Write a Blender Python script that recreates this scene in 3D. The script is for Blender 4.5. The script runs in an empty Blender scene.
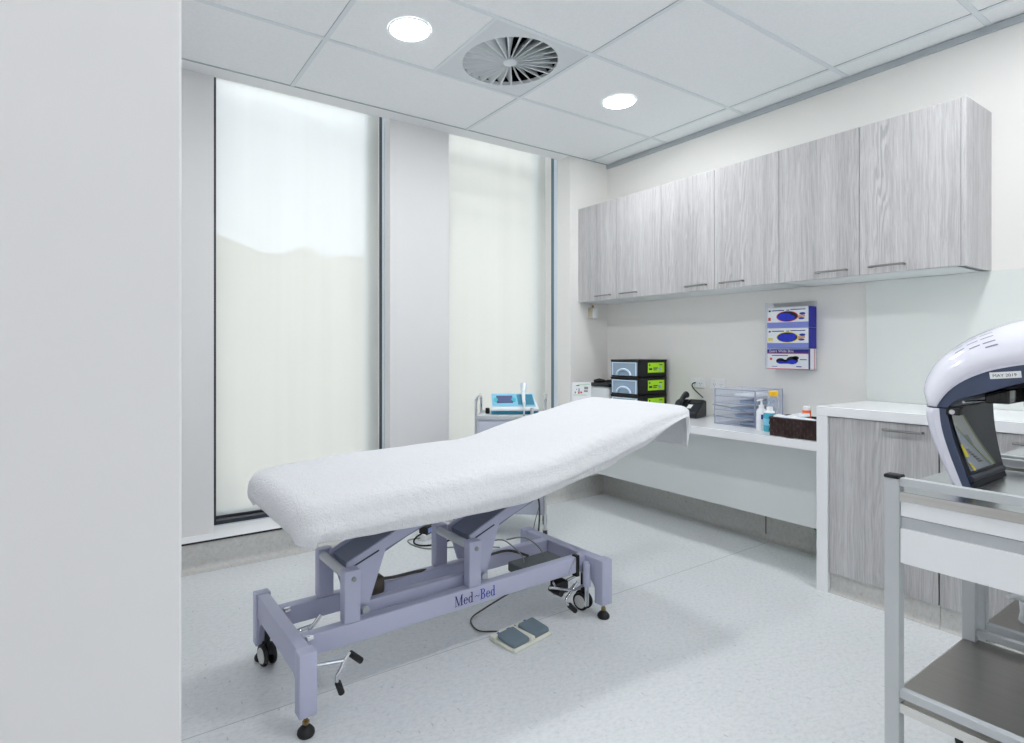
import bpy, bmesh, math, random
from mathutils import Vector, Matrix, noise

random.seed(7)
C = bpy.context.scene.collection
PI = math.pi
R = math.radians

# ------------------------------------------------------------------ materials
def lin(c):
    def f(x):
        x /= 255.0
        return x / 12.92 if x <= 0.04045 else ((x + 0.055) / 1.055) ** 2.4
    return (f(c[0]), f(c[1]), f(c[2]), 1.0)

def new_mat(name):
    m = bpy.data.materials.new(name)
    m.use_nodes = True
    nt = m.node_tree
    b = nt.nodes['Principled BSDF']
    return m, nt, b

def plain(name, rgb, rough=0.5, metal=0.0, spec=0.5, bump=0.0, bscale=200.0, coat=0.0, alpha=1.0, var=0.0, vscale=6.0):
    m, nt, b = new_mat(name)
    b.inputs['Base Color'].default_value = lin(rgb)
    b.inputs['Roughness'].default_value = rough
    b.inputs['Metallic'].default_value = metal
    b.inputs['Specular IOR Level'].default_value = spec
    b.inputs['Coat Weight'].default_value = coat
    b.inputs['Alpha'].default_value = alpha
    geo = nt.nodes.new('ShaderNodeNewGeometry')
    if var > 0:
        n = nt.nodes.new('ShaderNodeTexNoise')
        n.inputs['Scale'].default_value = vscale
        n.inputs['Detail'].default_value = 4
        nt.links.new(geo.outputs['Position'], n.inputs['Vector'])
        mx = nt.nodes.new('ShaderNodeMix'); mx.data_type = 'RGBA'
        c = lin(rgb)
        mx.inputs[6].default_value = tuple(min(1, x * (1 - var)) for x in c[:3]) + (1,)
        mx.inputs[7].default_value = tuple(min(1, x * (1 + var)) for x in c[:3]) + (1,)
        nt.links.new(n.outputs['Fac'], mx.inputs[0])
        nt.links.new(mx.outputs[2], b.inputs['Base Color'])
    if bump > 0:
        n = nt.nodes.new('ShaderNodeTexNoise')
        n.inputs['Scale'].default_value = bscale
        n.inputs['Detail'].default_value = 3
        nt.links.new(geo.outputs['Position'], n.inputs['Vector'])
        bp = nt.nodes.new('ShaderNodeBump')
        bp.inputs['Strength'].default_value = bump
        bp.inputs['Distance'].default_value = 0.002
        nt.links.new(n.outputs['Fac'], bp.inputs['Height'])
        nt.links.new(bp.outputs['Normal'], b.inputs['Normal'])
    return m

def clear_plastic(name, rgb, fac=0.35, rough=0.15, edge=0.6):
    m = bpy.data.materials.new(name); m.use_nodes = True
    nt = m.node_tree; nt.nodes.clear()
    out = nt.nodes.new('ShaderNodeOutputMaterial')
    tr = nt.nodes.new('ShaderNodeBsdfTransparent'); tr.inputs[0].default_value = (0.96, 0.97, 0.99, 1)
    p = nt.nodes.new('ShaderNodeBsdfPrincipled')
    p.inputs['Base Color'].default_value = lin(rgb); p.inputs['Roughness'].default_value = rough
    lw = nt.nodes.new('ShaderNodeLayerWeight'); lw.inputs['Blend'].default_value = 0.35
    ma = nt.nodes.new('ShaderNodeMath'); ma.operation = 'MULTIPLY_ADD'; ma.use_clamp = True
    ma.inputs[1].default_value = edge; ma.inputs[2].default_value = fac
    nt.links.new(lw.outputs['Facing'], ma.inputs[0])
    mx = nt.nodes.new('ShaderNodeMixShader')
    nt.links.new(ma.outputs[0], mx.inputs[0]); nt.links.new(tr.outputs[0], mx.inputs[1]); nt.links.new(p.outputs[0], mx.inputs[2])
    nt.links.new(mx.outputs[0], out.inputs[0])
    return m

def emission(name, rgb, s):
    m = bpy.data.materials.new(name); m.use_nodes = True
    nt = m.node_tree; nt.nodes.clear()
    out = nt.nodes.new('ShaderNodeOutputMaterial'); e = nt.nodes.new('ShaderNodeEmission')
    e.inputs[0].default_value = lin(rgb); e.inputs[1].default_value = s
    nt.links.new(e.outputs[0], out.inputs[0])
    return m

def ramp(nt, stops):
    r = nt.nodes.new('ShaderNodeValToRGB')
    el = r.color_ramp.elements
    while len(el) < len(stops):
        el.new(0.5)
    for e, (p, c) in zip(el, stops):
        e.position = p; e.color = lin(c) if max(c) > 1.0 else (c[0], c[1], c[2], 1)
    return r

def mix(nt, fac, a, b, mode='MIX'):
    mx = nt.nodes.new('ShaderNodeMix'); mx.data_type = 'RGBA'; mx.blend_type = mode
    for sock, v in ((0, fac), (6, a), (7, b)):
        if hasattr(v, 'is_linked') or isinstance(v, bpy.types.NodeSocket):
            nt.links.new(v, mx.inputs[sock])
        else:
            mx.inputs[sock].default_value = v
    return mx.outputs[2]

def wood_mat():
    m, nt, b = new_mat('ash_laminate')
    N = nt.nodes.new; Lk = nt.links.new
    geo = N('ShaderNodeNewGeometry')
    def mapped(scale, vec=None):
        mp = N('ShaderNodeMapping'); mp.inputs['Scale'].default_value = scale
        Lk(vec or geo.outputs['Position'], mp.inputs['Vector']); return mp.outputs[0]
    # slow sideways wander of the grain
    wn = N('ShaderNodeTexNoise'); wn.inputs['Scale'].default_value = 1.0; wn.inputs['Detail'].default_value = 2
    Lk(mapped((7, 7, 2.2)), wn.inputs['Vector'])
    sub = N('ShaderNodeVectorMath'); sub.operation = 'SUBTRACT'; sub.inputs[1].default_value = (.5, .5, .5)
    Lk(wn.outputs['Color'], sub.inputs[0])
    sc = N('ShaderNodeVectorMath'); sc.operation = 'MULTIPLY'; sc.inputs[1].default_value = (.035, .035, 0)
    Lk(sub.outputs[0], sc.inputs[0])
    ad = N('ShaderNodeVectorMath'); ad.operation = 'ADD'
    Lk(geo.outputs['Position'], ad.inputs[0]); Lk(sc.outputs[0], ad.inputs[1])
    wv = ad.outputs[0]
    fine = N('ShaderNodeTexNoise'); fine.inputs['Scale'].default_value = 1; fine.inputs['Detail'].default_value = 5; fine.inputs['Roughness'].default_value = .7
    Lk(mapped((230, 230, 5.0), wv), fine.inputs['Vector'])
    mid = N('ShaderNodeTexNoise'); mid.inputs['Scale'].default_value = 1; mid.inputs['Detail'].default_value = 3
    Lk(mapped((60, 60, 0.7), wv), mid.inputs['Vector'])
    broad = N('ShaderNodeTexNoise'); broad.inputs['Scale'].default_value = 1; broad.inputs['Detail'].default_value = 1
    Lk(mapped((9, 9, 0.12)), broad.inputs['Vector'])
    r1 = ramp(nt, [(.30, (112, 110, 111)), (.47, (176, 174, 175)), (.66, (218, 217, 217))]); Lk(fine.outputs['Fac'], r1.inputs[0])
    r2 = ramp(nt, [(.32, (146, 143, 144)), (.48, (190, 188, 188)), (.7, (214, 213, 212))]); Lk(mid.outputs['Fac'], r2.inputs[0])
    r3 = ramp(nt, [(.3, (166, 164, 165)), (.7, (202, 201, 201))]); Lk(broad.outputs['Fac'], r3.inputs[0])
    c = mix(nt, .34, r1.outputs[0], r2.outputs[0])
    c = mix(nt, .4, c, r3.outputs[0])
    # cathedral figure where the wander is strong
    wave = N('ShaderNodeTexWave'); wave.wave_type = 'BANDS'; wave.bands_direction = 'DIAGONAL'
    wave.inputs['Scale'].default_value = 1.0; wave.inputs['Distortion'].default_value = 9; wave.inputs['Detail'].default_value = 2; wave.inputs['Detail Scale'].default_value = 1.2
    Lk(mapped((26, 26, 3.0), wv), wave.inputs['Vector'])
    msk = N('ShaderNodeTexNoise'); msk.inputs['Scale'].default_value = 1; Lk(mapped((6.5, 6.5, 0.25)), msk.inputs['Vector'])
    mr = ramp(nt, [(.62, (0, 0, 0)), (.70, (.34, .34, .34))]); Lk(msk.outputs['Fac'], mr.inputs[0])
    wr = ramp(nt, [(.2, (136, 133, 135)), (.5, (198, 196, 197)), (.9, (218, 217, 217))]); Lk(wave.outputs['Fac'], wr.inputs[0])
    c = mix(nt, mr.outputs[0], c, wr.outputs[0])
    Lk(c, b.inputs['Base Color'])
    b.inputs['Roughness'].default_value = .5
    b.inputs['Specular IOR Level'].default_value = .35
    bp = N('ShaderNodeBump'); bp.inputs['Strength'].default_value = .15; bp.inputs['Distance'].default_value = .001
    Lk(fine.outputs['Fac'], bp.inputs['Height']); Lk(bp.outputs[0], b.inputs['Normal'])
    return m

def vinyl_mat(name, base, dark, light, seam=False):
    m, nt, b = new_mat(name)
    N = nt.nodes.new; Lk = nt.links.new
    geo = N('ShaderNodeNewGeometry')
    n1 = N('ShaderNodeTexNoise'); n1.inputs['Scale'].default_value = 45; n1.inputs['Detail'].default_value = 6; n1.inputs['Roughness'].default_value = .75
    mp = N('ShaderNodeMapping'); mp.inputs['Scale'].default_value = (1.0, 1.8, 1.0); mp.inputs['Rotation'].default_value = (0, 0, .5)
    Lk(geo.outputs['Position'], mp.inputs['Vector']); Lk(mp.outputs[0], n1.inputs['Vector'])
    r1 = ramp(nt, [(.33, dark), (.5, base), (.70, light)]); Lk(n1.outputs['Fac'], r1.inputs[0])
    v = N('ShaderNodeTexNoise'); v.inputs['Scale'].default_value = 95; v.inputs['Detail'].default_value = 1
    mp2 = N('ShaderNodeMapping'); mp2.inputs['Scale'].default_value = (1.0, .3, 1.0); mp2.inputs['Rotation'].default_value = (0, 0, -.7)
    Lk(geo.outputs['Position'], mp2.inputs['Vector']); Lk(mp2.outputs[0], v.inputs['Vector'])
    r2 = ramp(nt, [(.24, (1, 1, 1)), (.30, (0, 0, 0))]); Lk(v.outputs['Fac'], r2.inputs[0])
    c = mix(nt, r2.outputs[0], r1.outputs[0], lin(tuple(x - 30 for x in base)))
    if seam:
        sx = N('ShaderNodeSeparateXYZ'); Lk(geo.outputs['Position'], sx.inputs[0])
        tot = None
        for ax, val in (('Y', 1.895), ('Y', -.105), ('X', -.9)):
            d = N('ShaderNodeMath'); d.operation = 'SUBTRACT'; d.inputs[1].default_value = val; Lk(sx.outputs[ax], d.inputs[0])
            a = N('ShaderNodeMath'); a.operation = 'ABSOLUTE'; Lk(d.outputs[0], a.inputs[0])
            l = N('ShaderNodeMath'); l.operation = 'LESS_THAN'; l.inputs[1].default_value = .0022; Lk(a.outputs[0], l.inputs[0])
            if tot is None: tot = l.outputs[0]
            else:
                mx = N('ShaderNodeMath'); mx.operation = 'MAXIMUM'; Lk(tot, mx.inputs[0]); Lk(l.outputs[0], mx.inputs[1]); tot = mx.outputs[0]
        c = mix(nt, tot, c, lin(tuple(x - 38 for x in base)))
    Lk(c, b.inputs['Base Color'])
    b.inputs['Roughness'].default_value = .42
    b.inputs['Specular IOR Level'].default_value = .4
    return m

def towel_mat():
    m, nt, b = new_mat('terry_towel')
    N = nt.nodes.new; Lk = nt.links.new
    geo = N('ShaderNodeNewGeometry')
    b.inputs['Base Color'].default_value = lin((240, 241, 244))
    b.inputs['Roughness'].default_value = .95
    b.inputs['Specular IOR Level'].default_value = .1
    b.inputs['Sheen Weight'].default_value = .3
    n = N('ShaderNodeTexNoise'); n.inputs['Scale'].default_value = 160; n.inputs['Detail'].default_value = 4; n.inputs['Roughness'].default_value = .7
    Lk(geo.outputs['Position'], n.inputs['Vector'])
    n2 = N('ShaderNodeTexNoise'); n2.inputs['Scale'].default_value = 35; n2.inputs['Detail'].default_value = 4
    Lk(geo.outputs['Position'], n2.inputs['Vector'])
    ad = N('ShaderNodeMath'); ad.operation = 'ADD'; Lk(n.outputs['Fac'], ad.inputs[0]); Lk(n2.outputs['Fac'], ad.inputs[1])
    bp = N('ShaderNodeBump'); bp.inputs['Strength'].default_value = .8; bp.inputs['Distance'].default_value = .009
    Lk(ad.outputs[0], bp.inputs['Height']); Lk(bp.outputs[0], b.inputs['Normal'])
    return m

def blind_mat():
    m = bpy.data.materials.new('sunscreen_fabric'); m.use_nodes = True
    nt = m.node_tree; nt.nodes.clear(); N = nt.nodes.new; Lk = nt.links.new
    out = N('ShaderNodeOutputMaterial')
    tl = N('ShaderNodeBsdfTranslucent'); df = N('ShaderNodeBsdfDiffuse'); tp = N('ShaderNodeBsdfTransparent')
    geo = N('ShaderNodeNewGeometry')
    n = N('ShaderNodeTexNoise'); n.inputs['Scale'].default_value = 1; n.inputs['Detail'].default_value = 3
    mp = N('ShaderNodeMapping'); mp.inputs['Scale'].default_value = (14, 1, .35); Lk(geo.outputs['Position'], mp.inputs['Vector']); Lk(mp.outputs[0], n.inputs['Vector'])
    r = ramp(nt, [(.2, (214, 215, 208)), (.8, (218, 219, 213))]); Lk(n.outputs['Fac'], r.inputs[0])
    Lk(r.outputs[0], tl.inputs[0]); Lk(r.outputs[0], df.inputs[0])
    m1 = N('ShaderNodeMixShader'); m1.inputs[0].default_value = .84
    Lk(tl.outputs[0], m1.inputs[1]); Lk(df.outputs[0], m1.inputs[2])
    m2 = N('ShaderNodeMixShader'); m2.inputs[0].default_value = .15
    Lk(m1.outputs[0], m2.inputs[1]); Lk(tp.outputs[0], m2.inputs[2])
    Lk(m2.outputs[0], out.inputs[0])
    return m

def brushed(name, rgb, rough=.32, axis=(3, 220, 220), metal=1.0):
    m, nt, b = new_mat(name)
    N = nt.nodes.new; Lk = nt.links.new
    geo = N('ShaderNodeNewGeometry')
    mp = N('ShaderNodeMapping'); mp.inputs['Scale'].default_value = axis; Lk(geo.outputs['Position'], mp.inputs['Vector'])
    n = N('ShaderNodeTexNoise'); n.inputs['Scale'].default_value = 1; n.inputs['Detail'].default_value = 3; Lk(mp.outputs[0], n.inputs['Vector'])
    c = lin(rgb)
    col = mix(nt, n.outputs['Fac'], tuple(x * .86 for x in c[:3]) + (1,), tuple(min(1, x * 1.1) for x in c[:3]) + (1,))
    Lk(col, b.inputs['Base Color'])
    b.inputs['Metallic'].default_value = metal; b.inputs['Roughness'].default_value = rough
    return m

M = {}
M['wall'] = plain('wall_paint', (236, 234, 230), .6, spec=.25, bump=.05, bscale=300)
M['wall_grey'] = plain('wall_paint_grey', (224, 223, 224), .6, spec=.25, bump=.05, bscale=300)
M['pier'] = plain('pier_paint', (226, 225, 224), .6, spec=.25, bump=.05, bscale=300)
M['ceil'] = plain('ceiling_tile', (238, 240, 241), .9, spec=.1, bump=.4, bscale=240, var=.06, vscale=95)
M['tbar'] = plain('ceiling_bar', (222, 228, 231), .5, spec=.3)
M['tbar_shadow'] = plain('ceiling_bar_shadow', (170, 178, 182), .6, spec=.2)  # darker tone stands in for the shadow line beside the bars
M['angle'] = plain('shadow_angle', (180, 186, 190), .6, spec=.2)
M['white'] = plain('white_trim', (232, 233, 234), .4, spec=.4)
M['floor'] = vinyl_mat('floor_vinyl', (220, 223, 224), (206, 209, 210), (228, 231, 232), seam=True)
M['skirt'] = vinyl_mat('skirting_vinyl', (200, 199, 195), (188, 187, 183), (209, 208, 204))
M['wood'] = wood_mat()
M['gloss_white'] = plain('gloss_white_top', (240, 241, 243), .18, spec=.5, coat=.2)
M['matt_white'] = plain('cabinet_white', (226, 231, 231), .35, spec=.4)
M['panel_grey'] = plain('pale_panel', (222, 225, 224), .5, spec=.3)
M['splash'] = plain('pale_green_glass', (228, 232, 228), .08, spec=.5, coat=.3)
M['lav'] = plain('lavender_enamel', (178, 180, 203), .38, spec=.45, bump=.02, bscale=400)
M['lav_dark'] = plain('lavender_channel', (122, 128, 148), .45, spec=.4)
M['towel'] = towel_mat()
M['vinyl_white'] = plain('white_vinyl', (222, 223, 226), .45)
M['black'] = plain('black_rubber', (22, 22, 24), .55, spec=.4)
M['black_gloss'] = plain('black_gloss', (14, 15, 18), .15, spec=.5)
M['black_frame'] = plain('black_aluminium', (38, 42, 50), .4, spec=.5)
M['slate_frame'] = plain('slate_aluminium', (104, 122, 134), .4, spec=.5)
M['alu'] = plain('pale_aluminium', (214, 224, 232), .35, metal=.3)
M['chrome'] = plain('chrome', (215, 217, 220), .12, metal=1.0)
M['handle'] = plain('satin_handle', (150, 150, 148), .3, metal=1.0)
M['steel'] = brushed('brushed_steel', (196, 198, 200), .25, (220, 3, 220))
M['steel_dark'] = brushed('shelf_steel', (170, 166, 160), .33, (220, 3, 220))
M['strip'] = brushed('bright_steel_lip', (214, 212, 208), .22, (60, 3, 200))
M['grey_paint'] = plain('grey_enamel', (196, 200, 203), .4, spec=.4)
M['drawer'] = plain('drawer_white', (242, 244, 247), .4, spec=.4)
M['lamp_white'] = plain('lamp_shell', (236, 236, 247), .14, spec=.5, coat=.5)
M['lamp_white2'] = plain('lamp_leg_shell', (232, 232, 244), .22, spec=.5)
M['navy'] = plain('navy_plastic', (70, 80, 105), .4, spec=.4, bump=.1, bscale=500)
M['navy_dark'] = plain('navy_dark', (38, 45, 64), .5, spec=.3)
M['navy_gloss'] = plain('dark_led_cover', (16, 20, 34), .4, spec=.08)
M['film'] = plain('grey_film', (150, 152, 152), .3, spec=.5)
M['film2'] = plain('blue_grey_film', (122, 134, 152), .25, spec=.5)
M['green_line'] = plain('green_edge', (120, 150, 60), .4)
M['yellow'] = plain('yellow_label', (238, 220, 20), .5)
M['lime'] = plain('lime_label', (170, 225, 10), .5)
M['ink'] = plain('dark_ink', (40, 45, 55), .6)
M['navy_ink'] = plain('navy_ink', (34, 34, 104), .5)
M['blue_ink'] = plain('blue_ink', (30, 60, 160), .5)
M['lilac'] = plain('lilac_dot', (140, 160, 215), .5)
M['frost'] = clear_plastic('frosted_drawer', (188, 212, 232), .42, .25)
M['frost_solid'] = plain('pale_blue_plastic', (206, 222, 236), .3, spec=.5)
M['blue_grey'] = plain('drawer_content', (120, 142, 168), .5, var=.25, vscale=40)
M['acrylic'] = clear_plastic('clear_acrylic', (232, 235, 242), .04, .08, .12)
M['acrylic_edge'] = clear_plastic('acrylic_edge', (180, 186, 210), .45, .2, .3)
M['bottle_clear'] = clear_plastic('clear_bottle', (216, 224, 236), .2, .1)
M['paper'] = plain('white_paper', (236, 237, 238), .6)
M['box_white'] = plain('glove_box_card', (232, 236, 240), .5)
M['box_blue'] = plain('glove_box_blue', (18, 24, 150), .45)
M['box_band'] = plain('glove_box_band', (126, 138, 210), .5)
M['box_navy'] = plain('glove_box_navy', (24, 42, 130), .5)
M['glove'] = plain('blue_nitrile', (24, 44, 190), .5, var=.6, vscale=90)
M['glove_dark'] = plain('dark_opening', (12, 14, 40), .6)
M['red'] = plain('red_print', (214, 66, 60), .5)
M['orange'] = plain('orange_bottle', (232, 96, 20), .35)
M['skin_print'] = plain('printed_hand', (222, 168, 128), .6)
M['phone'] = plain('phone_black', (24, 28, 36), .4, spec=.45)
M['teal'] = plain('teal_plastic', (24, 120, 150), .35)
M['sky_blue'] = plain('light_blue_plastic', (120, 192, 220), .35)
M['screen'] = plain('device_screen', (52, 66, 120), .15)
M['cyan'] = plain('cyan_button', (50, 178, 196), .4)
M['device_white'] = plain('device_white', (226, 230, 232), .35)
M['trolley_lav'] = plain('pale_trolley_panel', (196, 200, 214), .45)
M['trolley_top'] = plain('trolley_top_grey', (192, 196, 200), .4)
M['basket'] = plain('dark_woven', (58, 40, 38), .75, var=.35, vscale=60)
M['green'] = plain('green_plastic', (20, 140, 60), .4)
M['blue_liquid'] = plain('blue_liquid', (70, 168, 190), .2, spec=.5)
M['bottle_white'] = plain('bottle_white', (236, 238, 240), .35)
M['sock'] = plain('socket_white', (240, 241, 242), .35)
M['cream_foot'] = plain('cream_plastic', (226, 226, 212), .45)
M['pedal'] = plain('pedal_grey', (108, 124, 134), .55)
M['cable'] = plain('dark_cable', (70, 66, 64), .6)
M['cable_grey'] = plain('grey_cable', (140, 144, 142), .6)
M['brown'] = plain('brown_motor', (66, 58, 50), .55)
M['ctrl'] = plain('control_box_grey', (92, 98, 100), .55)
M['rubber'] = plain('castor_rubber', (28, 28, 30), .5)
M['hub'] = plain('castor_hub', (206, 206, 204), .45)
M['brass'] = plain('brass_stem', (150, 128, 86), .3, metal=1.0)
M['light'] = emission('downlight_glow', (250, 252, 255), 98.0)
M['ring'] = plain('downlight_trim', (236, 238, 240), .4)
M['vent'] = plain('vent_white', (214, 219, 222), .45, spec=.3)
M['plenum'] = plain('plenum_black', (14, 14, 14), .9, spec=.1)
M['blind'] = blind_mat()
M['facade'] = plain('building_render', (218, 212, 198), .8, var=.05, vscale=.6)
M['facade2'] = plain('building_concrete', (222, 216, 202), .8, var=.05, vscale=.6)
M['glass_dark'] = plain('building_glass', (196, 193, 182), .5)
M['pane'] = clear_plastic('window_pane_glass', (230, 240, 240), .02, .02)
M['sensor_beige'] = plain('sensor_beige', (196, 188, 168), .5)

# ------------------------------------------------------------------ mesh helper
class MB:
    def __init__(self):
        self.v = []; self.f = []; self.mi = []; self.cur = 0
    def add(self, verts, faces):
        n = len(self.v)
        self.v += [tuple(p) for p in verts]
        for f in faces:
            self.f.append(tuple(i + n for i in f)); self.mi.append(self.cur)
        return self
    def mat(self, i):
        self.cur = i; return self
    def box(self, x0, x1, y0, y1, z0, z1):
        V = [(x0, y0, z0), (x1, y0, z0), (x1, y1, z0), (x0, y1, z0), (x0, y0, z1), (x1, y0, z1), (x1, y1, z1), (x0, y1, z1)]
        return self.add(V, [(0, 3, 2, 1), (4, 5, 6, 7), (0, 1, 5, 4), (1, 2, 6, 5), (2, 3, 7, 6), (3, 0, 4, 7)])
    def rbox(self, x0, x1, y0, y1, z0, z1, r=.006, seg=3):
        bm = bmesh.new()
        bmesh.ops.create_cube(bm, size=1.0)
        for v in bm.verts:
            v.co = Vector(((x0 + x1) / 2 + v.co.x * (x1 - x0), (y0 + y1) / 2 + v.co.y * (y1 - y0), (z0 + z1) / 2 + v.co.z * (z1 - z0)))
        bmesh.ops.bevel(bm, geom=bm.edges[:], offset=r, segments=seg, affect='EDGES', profile=.5)
        bm.verts.index_update()
        self.add([v.co.copy() for v in bm.verts], [tuple(v.index for v in f.verts) for f in bm.faces])
        bm.free(); return self
    def prism(self, pts, ext):
        n = len(pts); e = Vector(ext)
        a = [Vector(p) for p in pts]; b = [p + e for p in a]
        return self.add(a + b, [tuple(range(n - 1, -1, -1)), tuple(range(n, 2 * n))] + [(i, (i + 1) % n, n + (i + 1) % n, n + i) for i in range(n)])
    def cyl(self, p0, p1, r0, r1=None, n=20):
        if r1 is None: r1 = r0
        p0 = Vector(p0); p1 = Vector(p1); d = (p1 - p0).normalized()
        a = d.orthogonal().normalized(); b = d.cross(a)
        V = []
        for p, r in ((p0, r0), (p1, r1)):
            for i in range(n):
                t = 2 * PI * i / n
                V.append(p + a * (r * math.cos(t)) + b * (r * math.sin(t)))
        return self.add(V, [tuple(range(n - 1, -1, -1)), tuple(range(n, 2 * n))] + [(i, (i + 1) % n, n + (i + 1) % n, n + i) for i in range(n)])
    def tube(self, pts, r, n=10, sm=0):
        P = [Vector(p) for p in pts]
        if sm:
            if isinstance(r, (list, tuple)):
                r = [r[i] + (r[i + 1] - r[i]) * q / sm for i in range(len(r) - 1) for q in range(sm)] + [r[-1]]
            P = smooth_path(P, sm)
        k = len(P); rings = []
        d0 = (P[1] - P[0]).normalized(); a = d0.orthogonal().normalized()
        for i in range(k):
            d = (P[min(i + 1, k - 1)] - P[max(i - 1, 0)]).normalized()
            a = (a - d * a.dot(d)).normalized(); b = d.cross(a)
            rr = r[i] if isinstance(r, (list, tuple)) else r
            rings.append([P[i] + a * (rr * math.cos(2 * PI * j / n)) + b * (rr * math.sin(2 * PI * j / n)) for j in range(n)])
        return self.loft(rings, True, True)
    def loft(self, rings, closed=True, caps=False):
        n = len(rings[0]); V = [p for r in rings for p in r]; F = []
        for i in range(len(rings) - 1):
            for j in range(n if closed else n - 1):
                j2 = (j + 1) % n
                F.append((i * n + j, i * n + j2, (i + 1) * n + j2, (i + 1) * n + j))
        if caps:
            F.append(tuple(range(n - 1, -1, -1))); F.append(tuple((len(rings) - 1) * n + j for j in range(n)))
        return self.add(V, F)
    def lathe(self, prof, c=(0, 0, 0), n=28, axis=None):
        rings = []
        for r, z in prof:
            rings.append([Vector((c[0] + r * math.cos(2 * PI * j / n), c[1] + r * math.sin(2 * PI * j / n), c[2] + z)) for j in range(n)])
        return self.loft(rings, True, True)
    def disc(self, c, u, w, ru, rw, ext, n=28):
        c = Vector(c); u = Vector(u); w = Vector(w)
        return self.prism([c + u * (ru * math.cos(2 * PI * i / n)) + w * (rw * math.sin(2 * PI * i / n)) for i in range(n)], ext)
    def xf(self, mat):
        self.v = [tuple(mat @ Vector(p)) for p in self.v]; return self
    def build(self, name, mats, parent=None, smooth=None, bev=0, local=False, seg=2, weld=False):
        me = bpy.data.meshes.new(name)
        V = self.v
        if parent is not None and not local:
            inv = (Matrix.Translation(parent.location) @ Matrix.Rotation(parent.rotation_euler.z, 4, 'Z')).inverted() if parent.parent is None else \
                  (Matrix.Translation(root_of(parent).location) @ Matrix.Rotation(root_of(parent).rotation_euler.z, 4, 'Z')).inverted()
            V = [inv @ Vector(p) for p in V]
        me.from_pydata([tuple(p) for p in V], [], self.f)
        if not isinstance(mats, (list, tuple)): mats = [mats]
        for m in mats: me.materials.append(M[m] if isinstance(m, str) else m)
        for p, i in zip(me.polygons, self.mi): p.material_index = i
        bm = bmesh.new(); bm.from_mesh(me)
        if weld: bmesh.ops.remove_doubles(bm, verts=bm.verts[:], dist=1e-5)
        bmesh.ops.recalc_face_normals(bm, faces=bm.faces[:])
        bm.to_mesh(me); bm.free()
        if smooth:
            for p in me.polygons: p.use_smooth = True
            me.set_sharp_from_angle(angle=R(smooth))
        o = bpy.data.objects.new(name, me); C.objects.link(o)
        if parent is not None: o.parent = parent
        if bev:
            md = o.modifiers.new('edge', 'BEVEL'); md.width = bev; md.segments = seg; md.limit_method = 'ANGLE'; md.angle_limit = R(40)
        return o

def root_of(o):
    while o.parent: o = o.parent
    return o

def smooth_path(P, k):
    out = []
    n = len(P)
    for i in range(n - 1):
        p0 = P[max(i - 1, 0)]; p1 = P[i]; p2 = P[i + 1]; p3 = P[min(i + 2, n - 1)]
        for s in range(k):
            t = s / k
            out.append(.5 * ((2 * p1) + (p2 - p0) * t + (2 * p0 - 5 * p1 + 4 * p2 - p3) * t * t + (3 * p1 - p0 - 3 * p2 + p3) * t ** 3))
    out.append(P[-1].copy())
    return out

def text_mb(mb, body, origin, ux, uy, size, depth=.0006, spacing=1.0, align='LEFT'):
    cu = bpy.data.curves.new('txt', 'FONT'); cu.body = body; cu.size = size; cu.space_character = spacing; cu.align_x = align
    ob = bpy.data.objects.new('txt', cu); C.objects.link(ob)
    dg = bpy.context.evaluated_depsgraph_get(); dg.update()
    me = bpy.data.meshes.new_from_object(ob.evaluated_get(dg))
    o = Vector(origin); ux = Vector(ux); uy = Vector(uy); nn = ux.cross(uy)
    mb.add([o + ux * v.co.x + uy * v.co.y + nn * depth for v in me.vertices], [tuple(p.vertices) for p in me.polygons])
    bpy.data.objects.remove(ob); bpy.data.curves.remove(cu); bpy.data.meshes.remove(me)
    return mb

def quad_mb(mb, o, ux, uy, x0, x1, y0, y1, d=.0008):
    o = Vector(o); ux = Vector(ux); uy = Vector(uy); nn = ux.cross(uy)
    return mb.prism([o + ux * x0 + uy * y0, o + ux * x1 + uy * y0, o + ux * x1 + uy * y1, o + ux * x0 + uy * y1], nn * d)

def tag(o, label=None, cat=None, group=None, kind=None):
    if label: o['label'] = label
    if cat: o['category'] = cat
    if group: o['group'] = group
    if kind: o['kind'] = kind
    return o

def thing(name, label, cat, loc=(0, 0, 0), rz=0.0, group=None):
    o = bpy.data.objects.new(name, None); C.objects.link(o)
    o.empty_display_size = .05
    o.location = loc; o.rotation_euler = (0, 0, rz)
    return tag(o, label, cat, group)

def struct(o):
    o['kind'] = 'structure'; return o

def copy_tree(o, parent=None):
    c = o.copy(); C.objects.link(c)
    if parent is not None: c.parent = parent
    for ch in list(o.children): copy_tree(ch, c)
    return c

# ------------------------------------------------------------------ dimensions
XW = 3.50          # wall behind the cabinets
YF = 3.29          # plane of the skirting under the windows and of the corner wall
YP = 3.40          # face of the window piers
CE = 2.70

# ------------------------------------------------------------------ room shell
struct(MB().box(-2.75, 3.75, -2.75, 3.80, -.12, 0).build('floor', 'floor'))

# ceiling tiles: cells with a hole for the square vent
xs = [-2.6, -1.488, -.288, .912, 1.512, 2.112, 3.312, XW]
ys = [-2.6, -2.107, -1.507, -.907, -.307, .293, .893, 1.493, 2.093, 2.693, YF]
mb = MB()
for i in range(len(xs) - 1):
    for j in range(len(ys) - 1):
        if xs[i] == 1.512 and ys[j] == 2.093: continue
        mb.box(xs[i], xs[i + 1], ys[j], ys[j + 1], CE, CE + .02)
ceil = struct(mb.build('ceiling', 'ceil'))
mb = MB(); ms = MB()
for x in (-1.488, -.288, .912, 2.112, 3.312):
    mb.box(x - .011, x + .011, -2.6, YF, CE - .004, CE + .001)
for y in (-2.107, -1.507, -.907, -.307, .293, .893, 1.493, 2.093, 2.693):
    mb.box(-2.6, XW, y - .011, y + .011, CE - .0038, CE + .001)
    ms.box(-2.6, XW, y + .011, y + .0132, CE - .002, CE + .001)
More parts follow.
